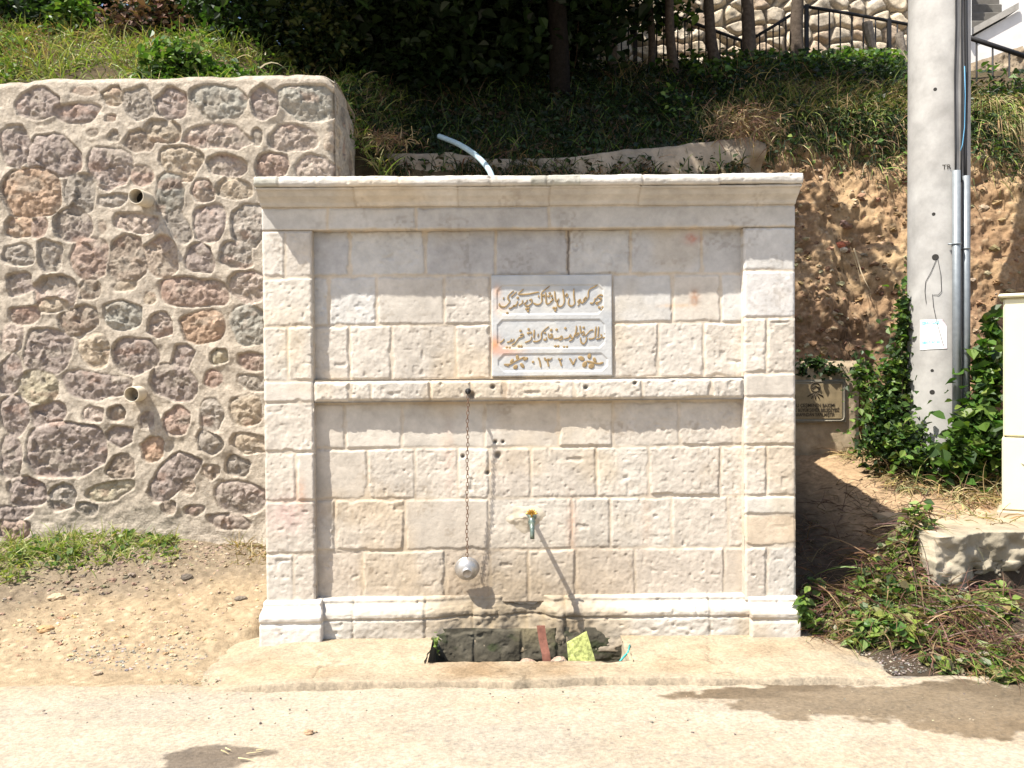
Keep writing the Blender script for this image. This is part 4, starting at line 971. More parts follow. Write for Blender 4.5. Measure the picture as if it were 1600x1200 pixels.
d = d-0.05*sst(0.9, 1, T)-0.25*np.exp(-((X-at(1192, 265, YC)[0])/0.10)**4)*np.exp(-((Z-at(1192, 268, YC)[2])/0.15)**4)
P = np.stack([X, YC-d, Z], -1); bk = P[-1:].copy(); bk[..., 1] += .3; bk2 = bk.copy(); bk2[..., 2] -= 1.2
P = np.concatenate([P, bk, bk2]); C = np.concatenate([C, C[-1:], C[-1:]])
rt = P[:, -1:].copy(); rt[..., 1] += .3; P = np.concatenate([P, rt], 1); C = np.concatenate([C, C[:, -1:]], 1)
grid('wall_face', P, M['stucco'], cw, C)

pw = thing('plaque_wall', 'short block of stained concrete wall right of the fountain carrying a notice plate', 'wall', (2.3, YC, 0.6))
xs = np.linspace(1.2, at(1340, 640, YC)[0], 150); zs = np.linspace(0.3, at(1290, 564, YC)[2], 110); X, Z = np.meshgrid(xs, zs)
C, d = conc(X, Z, 830); C = lerp(C, (0.38, 0.29, 0.18), 0.5+0*X)
e = np.minimum(xs[-1]-X, zs[-1]-Z); d = d-0.04*(1-sst(0, .06, e+0.03*fbm(X*8, Z*8, 3, 833)))
P = np.stack([X, YC-0.06-d, Z], -1)
t_ = P[-1:].copy(); t_[..., 1] += .35; P = np.concatenate([P, t_]); C = np.concatenate([C, C[-1:]])
t_ = P[:, -1:].copy(); t_[..., 1] += .35; P = np.concatenate([P, t_], 1); C = np.concatenate([C, C[:, -1:]], 1)
grid('wall_face', P, M['stucco'], pw, C)
YQ = YC-0.095
a = at(1196, 594, YQ); b = at(1322, 660, YQ)
pq = thing('notice_plate', 'brass coloured notice plate with an emblem and three lines of capitals on the concrete block', 'plaque', ((a[0]+b[0])/2, YQ, b[2]))
mb = MB(); mb.box(a[0], b[0], YQ, YQ+0.03, b[2], a[2], .004); mb.build('backing', M['plateframe'], pq)
mb = MB(); i = 0.035; mb.box(a[0]+i, b[0]-i, YQ-0.006, YQ+.01, b[2]+i, a[2]-i, .003); mb.build('plate', M['plate'], pq)
mb = MB()
for q in (0.016,): 
    x0, x1, z0, z1_ = a[0]+q, b[0]-q, b[2]+q, a[2]-q; c = .035; y = YQ-.004
    mb.tube([(x0+c, y, z0), (x1-c, y, z0), (x1-c*.3, y, z0+c*.3), (x1, y, z0+c), (x1, y, z1_-c), (x1-c*.3, y, z1_-c*.3), (x1-c, y, z1_), (x0+c, y, z1_), (x0+c*.3, y, z1_-c*.3), (x0, y, z1_-c), (x0, y, z0+c), (x0+c*.3, y, z0+c*.3), (x0+c, y, z0)], 0.006, 6)
mb.build('border', M['plateframe'], pq, True)
LVV, LFF = [], []
for txt, px, py, wpx in (('BU ÇEŞMENİN BAKIMI', 1244, 636, 60), ('İLİ BÜYÜKŞEHİR BELEDİYESİ', 1241, 643.5, 70), ('TARAFINDAN YAPILMIŞTIR', 1242, 650.5, 62)):
    p = at(px, py, YQ-0.0085); V, F = text_mesh('t', txt, 0.042, (p[0]-0.02, YQ-0.0085, p[2]), None, width=wpx*8.1/FPX+.02, depth=.001, bold=.0006)
    o = len(LVV); LVV += [tuple(v) for v in V]; LFF += [tuple(i+o for i in f) for f in F]
mk('lettering', LVV, LFF, M['ink'], pq, False)
mb = MB(); c = at(1274, 610, YQ-.009)
mb.torus(c+np.array((0, 0, .03)), 0.042, 0.005, (1, 0, 0), (0, 0, 1), 20, 6)
for ang in (-55, -25, 0, 25, 55):
    r = math.radians(ang); mb.tube([c+np.array((math.sin(r)*.02, 0, -.01-math.cos(r)*.02)), c+np.array((math.sin(r)*.085, 0, -.02-math.cos(r)*.06))], 0.005, 6)
mb.tube([c+np.array((-.03, 0, .02)), c+np.array((0, -.001, .045)), c+np.array((.03, 0, .02))], .005, 6)
mb.build('emblem', M['ink'], pq, True)

# ------------------------------------------------------------------ hillside and cut clay bank
def hill_z(X, Y):
    base = 3.42+0.58*(Y-2.8)
    base = np.where(Y > 6.7, 5.68+0.03*(Y-6.7), base)
    left = 3.86+np.clip(0.80*(Y-2.45), -.4, 1.35)+0.25*np.clip(Y-4.1, 0, 99)
    left = left-0.55*sst(-3.0, -2.0, X)*sst(2.6, 4, Y)
    t = sst(-1.1, -1.7, X)
    z = base*(1-t)+left*t
    z = z+0.25*sst(2.0, 3.0, X)*sst(2.8, 4.2, Y)*sst(6.7, 5.2, Y)
    return z+0.10*fbm(X*1.2, Y*1.2, 4, 840)+0.03*fbm(X*6, Y*6, 3, 841)
hx_ = seg_axis([(-60, -8, 12), (-8, 9, 240), (9, 60, 12)]); hy_ = seg_axis([(2.15, 7.5, 110), (7.5, 20, 30), (20, 90, 10)])
X, Y = np.meshgrid(hx_, hy_); Z = hill_z(X, Y)
Z = np.where((X > -1.8) & (Y < 2.75), np.minimum(Z, 2.55), Z)
lipY = 3.69+0.10*fbm(X*1.6, X*0, 3, 845)
Z = np.where((X > 2.1) & (Y < lipY), np.minimum(Z, 0.55), Z)
Z = np.where(Y > 24, Z+(Y-24)*0.15, Z)
C = np.tile(np.array((0.075, 0.058, 0.035)), X.shape+(1,))*(1+0.3*fbm(X*5, Y*5, 4, 842))[..., None]
tag(grid('hillside', np.stack([X, Y, Z], -1), M['soil'], None, C, np.zeros(X.shape)), kind='structure')
us = np.linspace(1.85, 7.2, 420); vs = np.linspace(0, 1, 240); U, Vv = np.meshgrid(us, vs)
lip = 3.72+0.12*fbm(U*1.6, U*0, 3, 845)
zb = 0.55+1.0*sst(3.25, 2.9, U); ztp = hill_z(U, lip+0.1)-0.02
yb = 2.86-0.15*sst(3.0, 3.4, U); Yb = yb+(lip-yb)*(Vv**1.5)
Zb = zb+(ztp-zb)*Vv
n = fbm(U*1.6, Zb*1.6, 5, 850); n2 = fbm(U*6, Zb*6, 5, 851, .6); f1, f2, idn = voro(U*9+.5*n2, Zb*9, 852); g1, g2, gid = voro(U*22, Zb*22, 853)
env = np.minimum(1, np.minimum(Vv*8, (1-Vv)*10))
d = env*(0.15*n+0.085*n2+0.075*np.clip(0.5-f1, 0, 1)*(idn > .55)+0.035*np.clip(.45-g1, 0, 1)*(gid > .4)-.06*np.abs(fbm(U*4, Zb*4, 4, 857, .6))-0.05*np.clip(0.25-np.abs(fbm(U*3, Zb*3, 4, 854)), 0, .25)+0.012*fbm(U*30, Zb*30, 3, 855))
P = np.stack([U, Yb-d*0.9, Zb+d*0.4], -1)
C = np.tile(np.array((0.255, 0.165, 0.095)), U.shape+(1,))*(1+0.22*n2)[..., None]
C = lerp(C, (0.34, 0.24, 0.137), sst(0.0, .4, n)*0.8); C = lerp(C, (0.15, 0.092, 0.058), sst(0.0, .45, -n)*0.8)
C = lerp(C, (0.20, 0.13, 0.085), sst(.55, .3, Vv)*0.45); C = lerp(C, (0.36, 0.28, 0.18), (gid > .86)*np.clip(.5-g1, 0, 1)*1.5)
P_BANK = P.copy()
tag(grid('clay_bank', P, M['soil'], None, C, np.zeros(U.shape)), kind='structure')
for px, py, r, c, lab in ((1312, 383, .055, (0.36, 0.12, 0.07), 'broken red brick bit stuck in the clay bank'), (1317, 391, .05, (0.42, 0.36, 0.28), 'pale round pebble beside the red brick bit in the clay bank'), (1279, 280, .05, (0.42, 0.33, 0.24), 'light stone high in the clay bank right of the cornice'), (1293, 420, .045, (0.42, 0.30, 0.19), 'tan stone in the clay bank below the red brick bit')):
    stone('stone', at(px, py, 3.18 if py > 300 else 3.5), r, int(px), M['rubble'], c, lab, 'stone')

# broken concrete block holding up the terrace at the right
bk = thing('concrete_block', 'broken lump of old concrete edging the raised ground at the right', 'concrete block', (3.2, 0.3, 0.1))
xs = np.linspace(at(1452, 860, .2)[0], 5.2, 240); tt = np.linspace(0, 1, 110); X, T = np.meshgrid(xs, tt)
Z = -0.05+0.60*np.minimum(T/0.72, 1)-0.0*X; dep = np.clip((T-0.72)/0.28, 0, 1)
n = fbm(X*3, Z*3, 5, 870); n2 = fbm(X*12, Z*12, 4, 871)
und = sst(0.30, 0.14, Z+0.10*n+.04*n2)*sst(xs[0]+.22, xs[0]+.4, X)
f1, f2, _i = voro(X*5+.4*n, Z*6, 873)
Yk = 0.22+dep*0.75-0.08*n-0.035*n2+.07*np.clip(f1-.25, 0, 1)*(1-dep)+und*0.22+0.06*(X-xs[0])
Yk = Yk-0.10*np.exp(-((X-xs[0]-.1)/0.14)**4)*(1-dep)
Zk = Z+0.03*n*(T > .5)+0.02*dep+dep*0.02*n2
P = np.stack([X, Yk, Zk], -1)
C = np.tile(np.array((0.27, 0.235, 0.175)), X.shape+(1,))*(1+.2*n+.15*n2)[..., None]; C = lerp(C, (0.13, 0.11, 0.085), und*0.8); C = lerp(C, (0.36, 0.25, 0.15), dep*0.8)  # shade in the undercut is put into the colour
C = lerp(C, (0.42, 0.36, 0.27), np.exp(-((X-xs[0]-.06)/0.05)**2)*(1-dep)*.8)  # paler strip paints the lit left edge
l_ = P[:, :1].copy(); l_[..., 1] += .9; P = np.concatenate([l_, P], 1); C = np.concatenate([C[:, :1], C], 1)
grid('block_face', P, M['stucco'], bk, C)

# ------------------------------------------------------------------ utility pole
YPO = 2.0
pb = at(1466, 712, YPO-.2); dpt = YPO-CAM[1]
px0 = at(1465.5, 700, YPO)[0]; rb = 45.0*dpt/FPX; 
up_ = thing('utility_pole', 'round grey concrete utility pole with two galvanised conduits and cables on its right side', 'utility pole', (px0, YPO, 0.7))
def pole_x(z): return px0+0.004*(z-1)
def pole_r(z): return rb*(1.0-0.004*(z-0.8))
mb = MB(); zs = np.linspace(0.3, 9.0, 40)
mb.tube([(pole_x(z), YPO, z) for z in zs], [pole_r(z) for z in zs], 40); mb.build('shaft', M['pole'], up_, True)
for px, py, r in ((1465, 137, .014), (1463, 333, .014), (1465, 401, .026), (1461, 579, .013), (1461, 613, .020)):
    p = at(px, py, YPO-rb); x = p[0]; dx = x-pole_x(p[2]); y = YPO-math.sqrt(max(pole_r(p[2])**2-dx*dx, 0)); ax = Vector((dx, y-YPO, 0)).normalized()
    mb = MB(); c = Vector((x, y, p[2])); mb.lathe([(0, 0.0015), (r*.8, 0.002), (r, 0.0005)], c, ax, 14); mb.build('bolt_hole', M['dark'], up_)  # flat dark disc paints the shade inside the hole
def onpole(px, py, out=0.004):
    p = at(px, py, YPO-rb)
    for _ in range(6):
        dx = min(max(p[0]-pole_x(p[2]), -rb*.985), rb*.985); y = YPO-math.sqrt(pole_r(p[2])**2-dx*dx); p = at(px, py, y)
    nv = Vector((dx, y-YPO, 0)).normalized(); return Vector((pole_x(p[2])+dx, y, p[2]))+nv*out
for nm, px, rr_, zt_py in (('conduit', 1491, .031, 268), ('conduit', 1505, .026, 276)):
    a = onpole(px, 690, rr_); b = onpole(px, zt_py, rr_); c0 = onpole(px, 480, rr_)
    mb = MB(); mb.tube([a-Vector((0, 0, .2)), c0, b], rr_, 16); c = mb.build(nm, M['steel'], up_, True)
    q = onpole(px, 382 if px < 1500 else 389, rr_)
    mb = MB(); mb.torus(q, rr_+.003, .006, (1, 0, 0), (0, 1, 0), 18, 6); mb.tube([q+Vector((-rr_-.03, .01, 0)), q+Vector((rr_+.005, 0, 0))], .007, 6); mb.build('clamp', M['steel'], c, True)
mb = MB()
for pxs, r in (((1492, 1492, 1491, 1493, 1492), .008), ((1500, 1501, 1502, 1501, 1503), .007), ((1506, 1506, 1508, 1507, 1506), .012)):
    pts = [onpole(p, q, r+.003) for p, q in zip(pxs, (285, 235, 120, 40, -120))]; pts.append(pts[-1]+Vector((0, 0, 3.5))); mb.tube(pts, r, 8)
mb.build('cable', M['cable'], up_, True)
mb = MB(); mb.tube([onpole(p, q, .026) for p, q in ((1503, 105), (1504, 150), (1503, 200), (1500, 228), (1497, 237))], .0035, 6); mb.build('cable_tie', M['bluecable'], up_, True)
mb = MB()
for pts in ([(1464, 403), (1455, 425), (1446, 440), (1444, 455), (1447, 474)], [(1465, 403), (1470, 430), (1471, 455), (1466, 461), (1457, 460), (1459, 480), (1463, 500), (1474, 540)]):
    mb.tube([onpole(a, b, .006) for a, b in pts], .0022, 5)
mb.build('wire', M['cable'], up_, True)
# stencilled letters on the shaft
V, F = text_mesh('t', 'TR', 0.055, (0, 0, 0), None, depth=.0005)
p = onpole(1472, 265, 0.003); nv = (Vector((p.x, p.y, 0))-Vector((pole_x(p.z), YPO, 0))).normalized(); tv = Vector((-nv.y, nv.x, 0)); tv = tv if tv.x > 0 else -tv
W = [tuple(p+tv*v[0]+Vector((0, 0, v[2]))-nv*(v[0]**2*1.2)) for v in V]; mk('stencil', W, F, M['ink'], up_, False)
# paper flyer
fl = []; fn = 14
u, v = np.meshgrid(np.linspace(0, 1, fn), np.linspace(0, 1, fn))
flo = thing('paper_flyer', 'white printed paper flyer with turquoise lettering pasted on the pole', 'flyer', onpole(1455, 547, .004))
def fly(uu, vv, out):                                 # uu 0..1 left-right, vv 0..1 top-bottom
    px = 1430.5+uu*(48.5+0.5*vv); py = 500-1.5*uu+vv*(46+1.0*(1-uu)); return onpole(px, py, out)
P = np.array([[tuple(fly(uu, vv, .004)) for uu in np.linspace(0, 1, fn)] for vv in np.linspace(0, 1, fn)])
uu, vv = u, v
cut = np.clip(uu-0.86, 0, 1)/0.14-vv/0.24                                   # torn upper right corner
P = np.where((cut > 0)[..., None], P-np.stack([0.035*cut, 0*cut, 0.0*cut], -1), P)
col = np.tile(np.array((0.74, 0.74, 0.735)), u.shape+(1,)); col = lerp(col, (0.70, 0.60, 0.66), sst(.78, .84, uu+.12*(1-vv)-.1)*.9)
grid('sheet', P[::-1], M['paper'], flo, col[::-1], smooth=False)
def flytext(txt, u0, v0, u1, size, m, nm):
    V, F = text_mesh('t', txt, 1.0, (0, 0, 0), None, depth=0, bold=.02); w = V[:, 0].max()-V[:, 0].min(); x0 = V[:, 0].min()
    W = [tuple(fly(u0+(q[0]-x0)/w*(u1-u0), v0-q[2]*size, .0062)) for q in V]; mk(nm, W, F, m, flo, False)
flytext('DOĞALGAZ', .04, .155, .78, .135, M['cyanink'], 'heading'); flytext('0530 307 40 60', .04, .80, .78, .115, M['cyanink'], 'phone_number')
flytext('PROJE VE TAAHHÜT', .14, .34, .66, .07, M['greyink'], 'small_print'); flytext('KOMBİ RADYATÖR', .26, .47, .74, .07, M['greyink'], 'small_print'); flytext('TESİSAT', .3, .60, .56, .07, M['greyink'], 'small_print'); flytext('ÜCRETSİZ KEŞİF', .3, .93, .74, .06, M['greyink'], 'small_print')

# ------------------------------------------------------------------ cream cabinet at the right edge
YB = 0.80
a = at(1567.5, 790, YB); zt_ = at(1572, 466, YB)[2]
cab = thing('utility_cabinet', 'cream painted street utility cabinet standing on the raised ground at the right edge', 'cabinet', (a[0], YB, a[2]-.02))
x0, x1 = a[0], a[0]+0.95; zb_ = a[2]-0.03; zm = at(1567, 683, YB)[2]
mb = MB(); mb.box(x0, x1, YB, YB+.45, zm+.003, zt_, .012); mb.build('upper_door', M['cream'], cab)
mb = MB(); mb.box(x0-.008, x1+.008, YB-.006, YB+.456, zb_, zm-.003, .010); mb.build('lower_panel', M['cream'], cab)
mb = MB(); mb.box(x0+.01, x1-.01, YB+.01, YB+.44, zm-.02, zm+.02); mb.build('seam', M['seam'], cab)
mb = MB(); c = at(1592, 720, YB-.01); mb.lathe([(0, .012), (.016, .012), (.022, .008), (.024, 0)], (x0+.13, YB-.006, c[2]), (0, -1, 0), 18); mb.build('lock', M['lock'], cab, True)
mb = MB(); mb.box(x0-.03, x1+.03, YB-.03, YB+.48, zt_+.002, zt_+.03, .01); mb.build('lid', M['cream'], cab)
mb = MB(); mb.box(x0-.04, x1+.04, YB-.03, YB+.48, zb_-.3, zb_-.003, .01); mb.build('footing', M['concrete'], cab, col=(.36, .30, .22))
cab.rotation_euler.z = math.radians(-31)

# pale pipe coming out of the soil and down into the tank
hs = [at(686, 213, 2.95), at(697, 217, 2.85), at(718, 226, 2.6), at(740, 240, 2.35), at(757, 256, 2.15), at(768, 274, 1.95), at(773, 300, 1.85)]
mb = MB(); mb.tube(smooth_path(hs, 5), 0.024, 12); tag(mb.build('water_pipe', M['hose'], None, True), 'pale blue-grey plastic pipe arching out of the soil behind the cornice', 'pipe')

# ------------------------------------------------------------------ stone house wall, railings, stairs behind
YW = 9.0
hw = thing('house_wall', 'tall sunlit rubble wall of a building up the slope behind the railing', 'wall', (4, YW, 5.6))
xs = np.linspace(-1.0, at(1512, 50, YW)[0], 330); zs = np.linspace(5.3, 9.0, 200); U, Vv = np.meshgrid(xs, zs)
Uw = U+.08*fbm(U*2.5, Vv*2.5, 3, 900); Vw = Vv+.08*fbm(U*2.5+9, Vv*2.5, 3, 901)
f1, f2, idn = voro(Uw*3.1+0.3*Vw, Vw*4.2, 902, .85); e = f2-f1
h = 0.11*sst(0.02, .30, e)+0.03*fbm(U*8, Vv*8, 4, 903)
cs = 1.15*np.array([(0.44, 0.365, 0.265), (0.40, 0.34, 0.26), (0.47, 0.39, 0.285), (0.36, 0.305, 0.235), (0.45, 0.385, 0.30), (0.36, 0.28, 0.205)])[(idn*5.99).astype(int)]
C = lerp(np.array((0.20, 0.165, 0.12))*np.ones(3), cs, sst(0.02, .12, e))*(1+.15*fbm(U*6, Vv*6, 4, 904))[..., None]
grid('masonry', np.stack([U, YW-h, Vv], -1), M['rubble'], hw, C)
mb = MB(); mb.box(-1.0, xs[-1]-.02, YW+.05, YW+.5, 5.0, 8.98); mb.build('core', M['concrete'], hw, col=(.3, .25, .2))

def rail_px(name, label, segs, Y, base, bars, postpx, group='iron railings on the slope', lower=None, pr=0.022):
    """segs: top rail pixel polyline; base: bottom pixel polyline"""
    c = at(segs[0][0], base[0][1], Y); t = thing(name, label, 'railing', c, group)
    m = MB(); m.tube([at(a, b, Y) for a, b in segs], pr, 6); m.build('top_rail', M['iron'], t, True)
    if lower:
        m = MB(); m.tube([at(a, b, Y) for a, b in lower], pr*.8, 6); m.build('lower_rail', M['iron'], t, True)
    sx = [s[0] for s in segs]; sy = [s[1] for s in segs]; bx = [s[0] for s in base]; by = [s[1] for s in base]
    for px in bars:
        m = MB(); m.tube([at(px, np.interp(px, sx, sy)-1, Y), at(px, np.interp(px, bx, by), Y)], 0.0105, 6); m.build('baluster', M['iron'], t, True)
    for px in postpx:
        m = MB(); p = at(px, np.interp(px, sx, sy)-3, Y); q = at(px, np.interp(px, bx, by)+8, Y); w = .026; m.box(p[0]-w, p[0]+w, Y-w, Y+w, q[2], p[2], .003); m.build('post', M['iron'], t)
    return t
YRL = 6.9
rail_px('railing', 'dark iron railing rising to the left, behind the slim tree trunks', [(930, 5), (1046, 22), (1100, 42), (1166, 66)], YRL, [(930, 112), (1046, 118), (1166, 120)], list(range(938, 1162, 11)), [992, 1046, 1164])
rail_px('railing', 'dark iron railing climbing to the right between the trunks, below the house wall', [(1166, 66), (1210, 40), (1257, 10)], YRL+.03, [(1166, 120), (1257, 118)], [1176, 1187, 1197, 1208, 1218, 1228, 1238, 1247], [])
rail_px('railing', 'dark iron railing sloping down towards the utility pole, in front of the sunlit house wall', [(1257, 10), (1320, 20), (1392, 33), (1440, 42)], YRL+.06, [(1257, 118), (1390, 118), (1440, 125)], [1279, 1296, 1313, 1331, 1349, 1368, 1402, 1418, 1432], [1260, 1389])
rail_px('railing', 'dark iron stair railing right of the pole with a lower rail', [(1500, 54), (1560, 74), (1620, 94)], 5.0, [(1500, 176), (1620, 216)], [1526, 1551, 1577, 1602], [], lower=[(1500, 176), (1518, 186), (1560, 200), (1620, 220)], pr=.028)

# weathered wooden stakes by the railing
for k, (px, py0, py1, w, ln, lab) in enumerate(((1363, 35, 118, 14, -9, 'grey weathered wooden stake leaning in front of the right hand railing'), (1413, 52, 125, 11, -3, 'split pale wooden stake half hidden by the utility pole'))):
    Yk = YRL-.25; p0, p1 = at(px+4, py1, Yk), at(px-6, py0, Yk); n_ = 14; m = MB()
    m.tube([p0+(p1-p0)*t+np.array((.02*math.sin(t*5), 0, 0)) for t in np.linspace(0, 1, n_)], [w*.0046*(1+.12*math.sin(t*9)) for t in np.linspace(0, 1, n_)], 9)
    tag(m.build('wooden_stake', M['bark'], None, False, (0.20, 0.17, 0.14)), lab, 'wooden stake', None)

# white house with steps, upper right
YH = 8.2
a0 = at(1506, 200, YH)
wh = thing('white_house', 'whitewashed house wall with a grey coping at the top right corner', 'house', (a0[0]+1, YH, a0[2]))
m = MB(); p = [at(1512, 62, YH), at(1590, 18, YH), at(1640, 18, YH), at(1640, 120, YH), at(1512, 108, YH)]
m.add([q for q in p]+[q+np.array((0, .3, 0)) for q in p], [(4, 3, 2, 1, 0), (5, 6, 7, 8, 9), (0, 1, 6, 5), (1, 2, 7, 6)]); m.build('parapet', M['white'], wh)
m = MB(); q0, q1 = at(1508, 60, YH-.06), at(1592, 14, YH-.06); d = np.array((0, 0, .10))
m.add([q0, q1, q1+d, q0+d, q0+np.array((0, .42, 0)), q1+np.array((0, .42, 0)), q1+d+np.array((0, .42, 0)), q0+d+np.array((0, .42, 0))], [(0, 1, 2, 3), (7, 6, 5, 4), (3, 2, 6, 7), (0, 4, 5, 1), (0, 3, 7, 4), (1, 5, 6, 2)]); m.build('coping', M['concrete'], wh, col=(.33, .31, .28))
m = MB(); b0, b1 = at(1535, 60, 10.4), at(1700, -60, 10.4); m.box(b0[0], b1[0], 10.4, 10.8, b0[2]-1.5, b1[2]+1.2); m.build('upper_wall', M['white'], wh)
m = MB(); b0, b1 = at(1515, 20, 8.1), at(1517, -10, 8.1); m.box(b0[0]-.015, b0[0]+.03, 8.1, 8.16, at(1515, 55, 8.1)[2], b1[2]+.6); m.build('drainpipe', M['lock'], wh)
stp = thing('stone_steps', 'flight of dark worn stone steps beside the white house at top right', 'steps', at(1540, 60, YH+.3))
for k in range(5):
    yy = YH+.35+.30*k; p0 = at(1512, 50-13*k, yy); p1 = at(1578-4*k, 50-13*k, yy); m = MB()
    m.box(p0[0], p1[0], yy, yy+.34, p0[2]-.30, p0[2]+.05, .012); m.build('step', M['concrete'], stp, col=(.13, .12, .105))

# rough bank wall under the right hand railing
bw_ = thing('bank_wall', 'crumbling earth and stone wall below the stair railing right of the pole', 'wall', at(1550, 215, 5.4))
xs = np.linspace(at(1490, 150, 5.3)[0], at(1640, 150, 5.3)[0], 130); tt = np.linspace(0, 1, 110); X, T = np.meshgrid(xs, tt)
zlo = at(1550, 236, 5.3)[2]; zhi = np.interp(xs, [xs[0], xs[-1]], [at(1512, 108, 5.6)[2], at(1620, 60, 5.6)[2]])
Z = zlo+(zhi-zlo)[None, :]*T; n = fbm(X*3, Z*3, 5, 930); n2 = fbm(X*11, Z*11, 4, 931); f1, f2, idn = voro(X*7, Z*7, 932)
P = np.stack([X, 5.35+.5*T-.10*n-.05*n2-.06*np.clip(.4-f1, 0, 1), Z], -1)
C = np.tile(np.array((0.235, 0.185, 0.13)), X.shape+(1,))*(1+.3*n+.2*n2)[..., None]; C = lerp(C, (0.10, 0.08, 0.06), sst(0, .3, n2)*.7); C = lerp(C, (.36, .29, .21), (idn > .75)*np.clip(.5-f1, 0, 1)*1.6)
grid('earth_face', P, M['soil'], bw_, C, np.zeros(X.shape))
m = MB(); q = at(1505, 210, 5.0); m.box(q[0], q[0]+1.6, 4.85, 5.4, at(1550, 236, 4.85)[2]-.25, at(1520, 206, 4.85)[2], .02); m.build('concrete_footing', M['concrete'], bw_, col=(.33, .28, .22))

# ------------------------------------------------------------------ trees and shrubs
def limb(m, p0, p1, r0, r1, sag=0.1, n=9, sides=8, seed=0):
    p0 = np.array(p0, float); p1 = np.array(p1, float); L = np.linalg.norm(p1-p0); r = np.random.default_rng(seed)
    off = r.normal(size=3)*sag*L; off2 = r.normal(size=3)*sag*L*.5; t = np.linspace(0, 1, n)
    pts = [p0+(p1-p0)*k+off*math.sin(k*math.pi)*.5+off2*math.sin(k*2*math.pi)*.4 for k in t]
    m.tube(pts, [r0+(r1-r0)*k for k in t], sides); return pts
def tree(name, label, base, top, r0, crown, col, leaf, nleaf, limbs=(), group=None, barkc=(0.09, 0.07, 0.055), spread=.16, seed=0, crowncols=G_DARK):
    t = thing(name, label, 'tree', base, group)
    m = MB(); limb(m, np.array(base)-np.array((0, 0, .25)), top, r0, r0*.55, .05, 14, 12, seed); m.build('trunk', M['bark'], t, True, barkc)
    if limbs:
        m = MB()
        for k, (a, b, ra, rb_) in enumerate(limbs): limb(m, a, b, ra, rb_, .10, 10, 7, seed+k+1)
        m.build('limbs', M['bark'], t, True, barkc)
    parts = []
    for (c, r, n, per) in crown:
        p = clumps(c, r, n, per, spread); s_ = 3.3-p[:, 1]; hx1, hz1 = p[:, 0]+1.4*s_, p[:, 2]-2.8*s_
        cl = np.repeat(RNG.random(n), per)
        lit = (s_ > 0) & (hx1 > 1.9) & (hz1 > 1.2) & (hz1 < 4.3)
        s2 = 2.8-p[:, 1]; lit = lit & (cl > .12)
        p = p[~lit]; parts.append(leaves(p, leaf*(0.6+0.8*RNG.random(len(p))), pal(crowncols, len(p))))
    veg('crown', parts, M['leaf'], t); return t
bx, by_ = 0.55, 5.3; bz = float(hill_z(np.array([bx]), np.array([by_]))[0])
tree('evergreen_tree', 'big dark evergreen tree shading the slope behind the fountain', (bx, by_, bz), (0.5, 5.0, 8.2), .13,
     [((-1.5, 3.7, 7.5), (2.5, 2.1, 1.4), 330, 48), ((0.6, 4.4, 7.6), (2.1, 2.2, 1.5), 300, 48), ((-0.6, 5.8, 7.0), (2.6, 1.3, 1.9), 240, 48), ((-1.4, 3.4, 6.3), (1.9, 1.3, .6), 120, 45), ((-.6, 1.95, 6.5), (2.2, .6, .5), 150, 45)],
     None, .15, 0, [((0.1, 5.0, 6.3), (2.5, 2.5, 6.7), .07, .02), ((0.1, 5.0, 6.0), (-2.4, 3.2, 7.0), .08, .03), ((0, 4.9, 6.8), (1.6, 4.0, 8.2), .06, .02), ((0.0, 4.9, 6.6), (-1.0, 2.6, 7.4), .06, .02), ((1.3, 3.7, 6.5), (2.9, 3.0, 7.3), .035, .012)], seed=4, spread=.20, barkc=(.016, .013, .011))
def hz(x, y): return float(hill_z(np.array([float(x)]), np.array([float(y)]))[0])
slim = [(957, 112, 6.6, .085, -1.0, 'slim dark trunk tree furthest left along the railing, mostly in shade'), (1012, 112, 6.7, .06, 4, 'thin brown tree with a crooked trunk behind the railing'),
        (1062, 116, 6.3, .075, -8, 'slim brown tree right beside the railing post at the top of the slope'), (1132, 112, 6.4, .085, -28, 'slanting dark tree trunk leaning left at the lip of the slope'),
        (1169, 118, 6.2, .105, -10, 'straight dark tree where two railings meet at their lowest point'), (1256, 122, 6.1, .10, -12, 'dark tree trunk standing in front of the corner post of the railing')]
for k, (px, py, Y, r, ln, lab) in enumerate(slim):
    q = at(px, py, Y); zb_ = q[2]; q1 = at(px+ln, -10, Y); dirv = (q1-q)/(q1[2]-q[2]); top = q+dirv*(7.6-zb_)
    cc = top+np.array((-.1, .4, .1))
    tree('slim_tree', lab, (q[0], Y, zb_), top, r, [(cc, (.75, .8, .6), 34, 26)] + ([((q[0]-.15, Y+.5, at(px, 8, Y)[2]+.12), (.55, .4, .12), 14, 20)] if k in (0, 2) else []), None, .12, 0,
         [(top-dirv*.9, top+np.array((-.6, .2, .5)), r*.5, r*.2), (top-dirv*.7, top+np.array((.6, .1, .6)), r*.5, r*.2)], group='slim trees along the railing', seed=20+k, spread=.13,
         crowncols=G_DARK+G_LUSH[:2])
def shrub(name, label, cat, px, py, Y, rad, n, per, leaf, cols, group=None, mat='leaf', spread=.09, stems=5, seed=0, dz=0.0, stemc=(.08, .06, .04), up=.6):
    c = at(px, py, Y); zb_ = min(hz(c[0], Y), c[2]); t = thing(name, label, cat, (c[0], Y, zb_), group)
    p = clumps(c, rad, n, per, spread); veg('foliage', [leaves(p, leaf*(.5+RNG.random(len(p))), pal(cols, len(p), .4), up)], M[mat], t)
    m = MB(); r = np.random.default_rng(seed)
    for k in range(stems):
        e = c+r.uniform(-.75, .75, 3)*np.array(rad); limb(m, (c[0]+r.uniform(-.1, .1), Y, zb_-.1), e, .018, .005, .12, 8, 5, seed+k)
    m.build('stems', M['bark'], t, True, stemc); return t
g1 = 'shrubs along the upper slope'
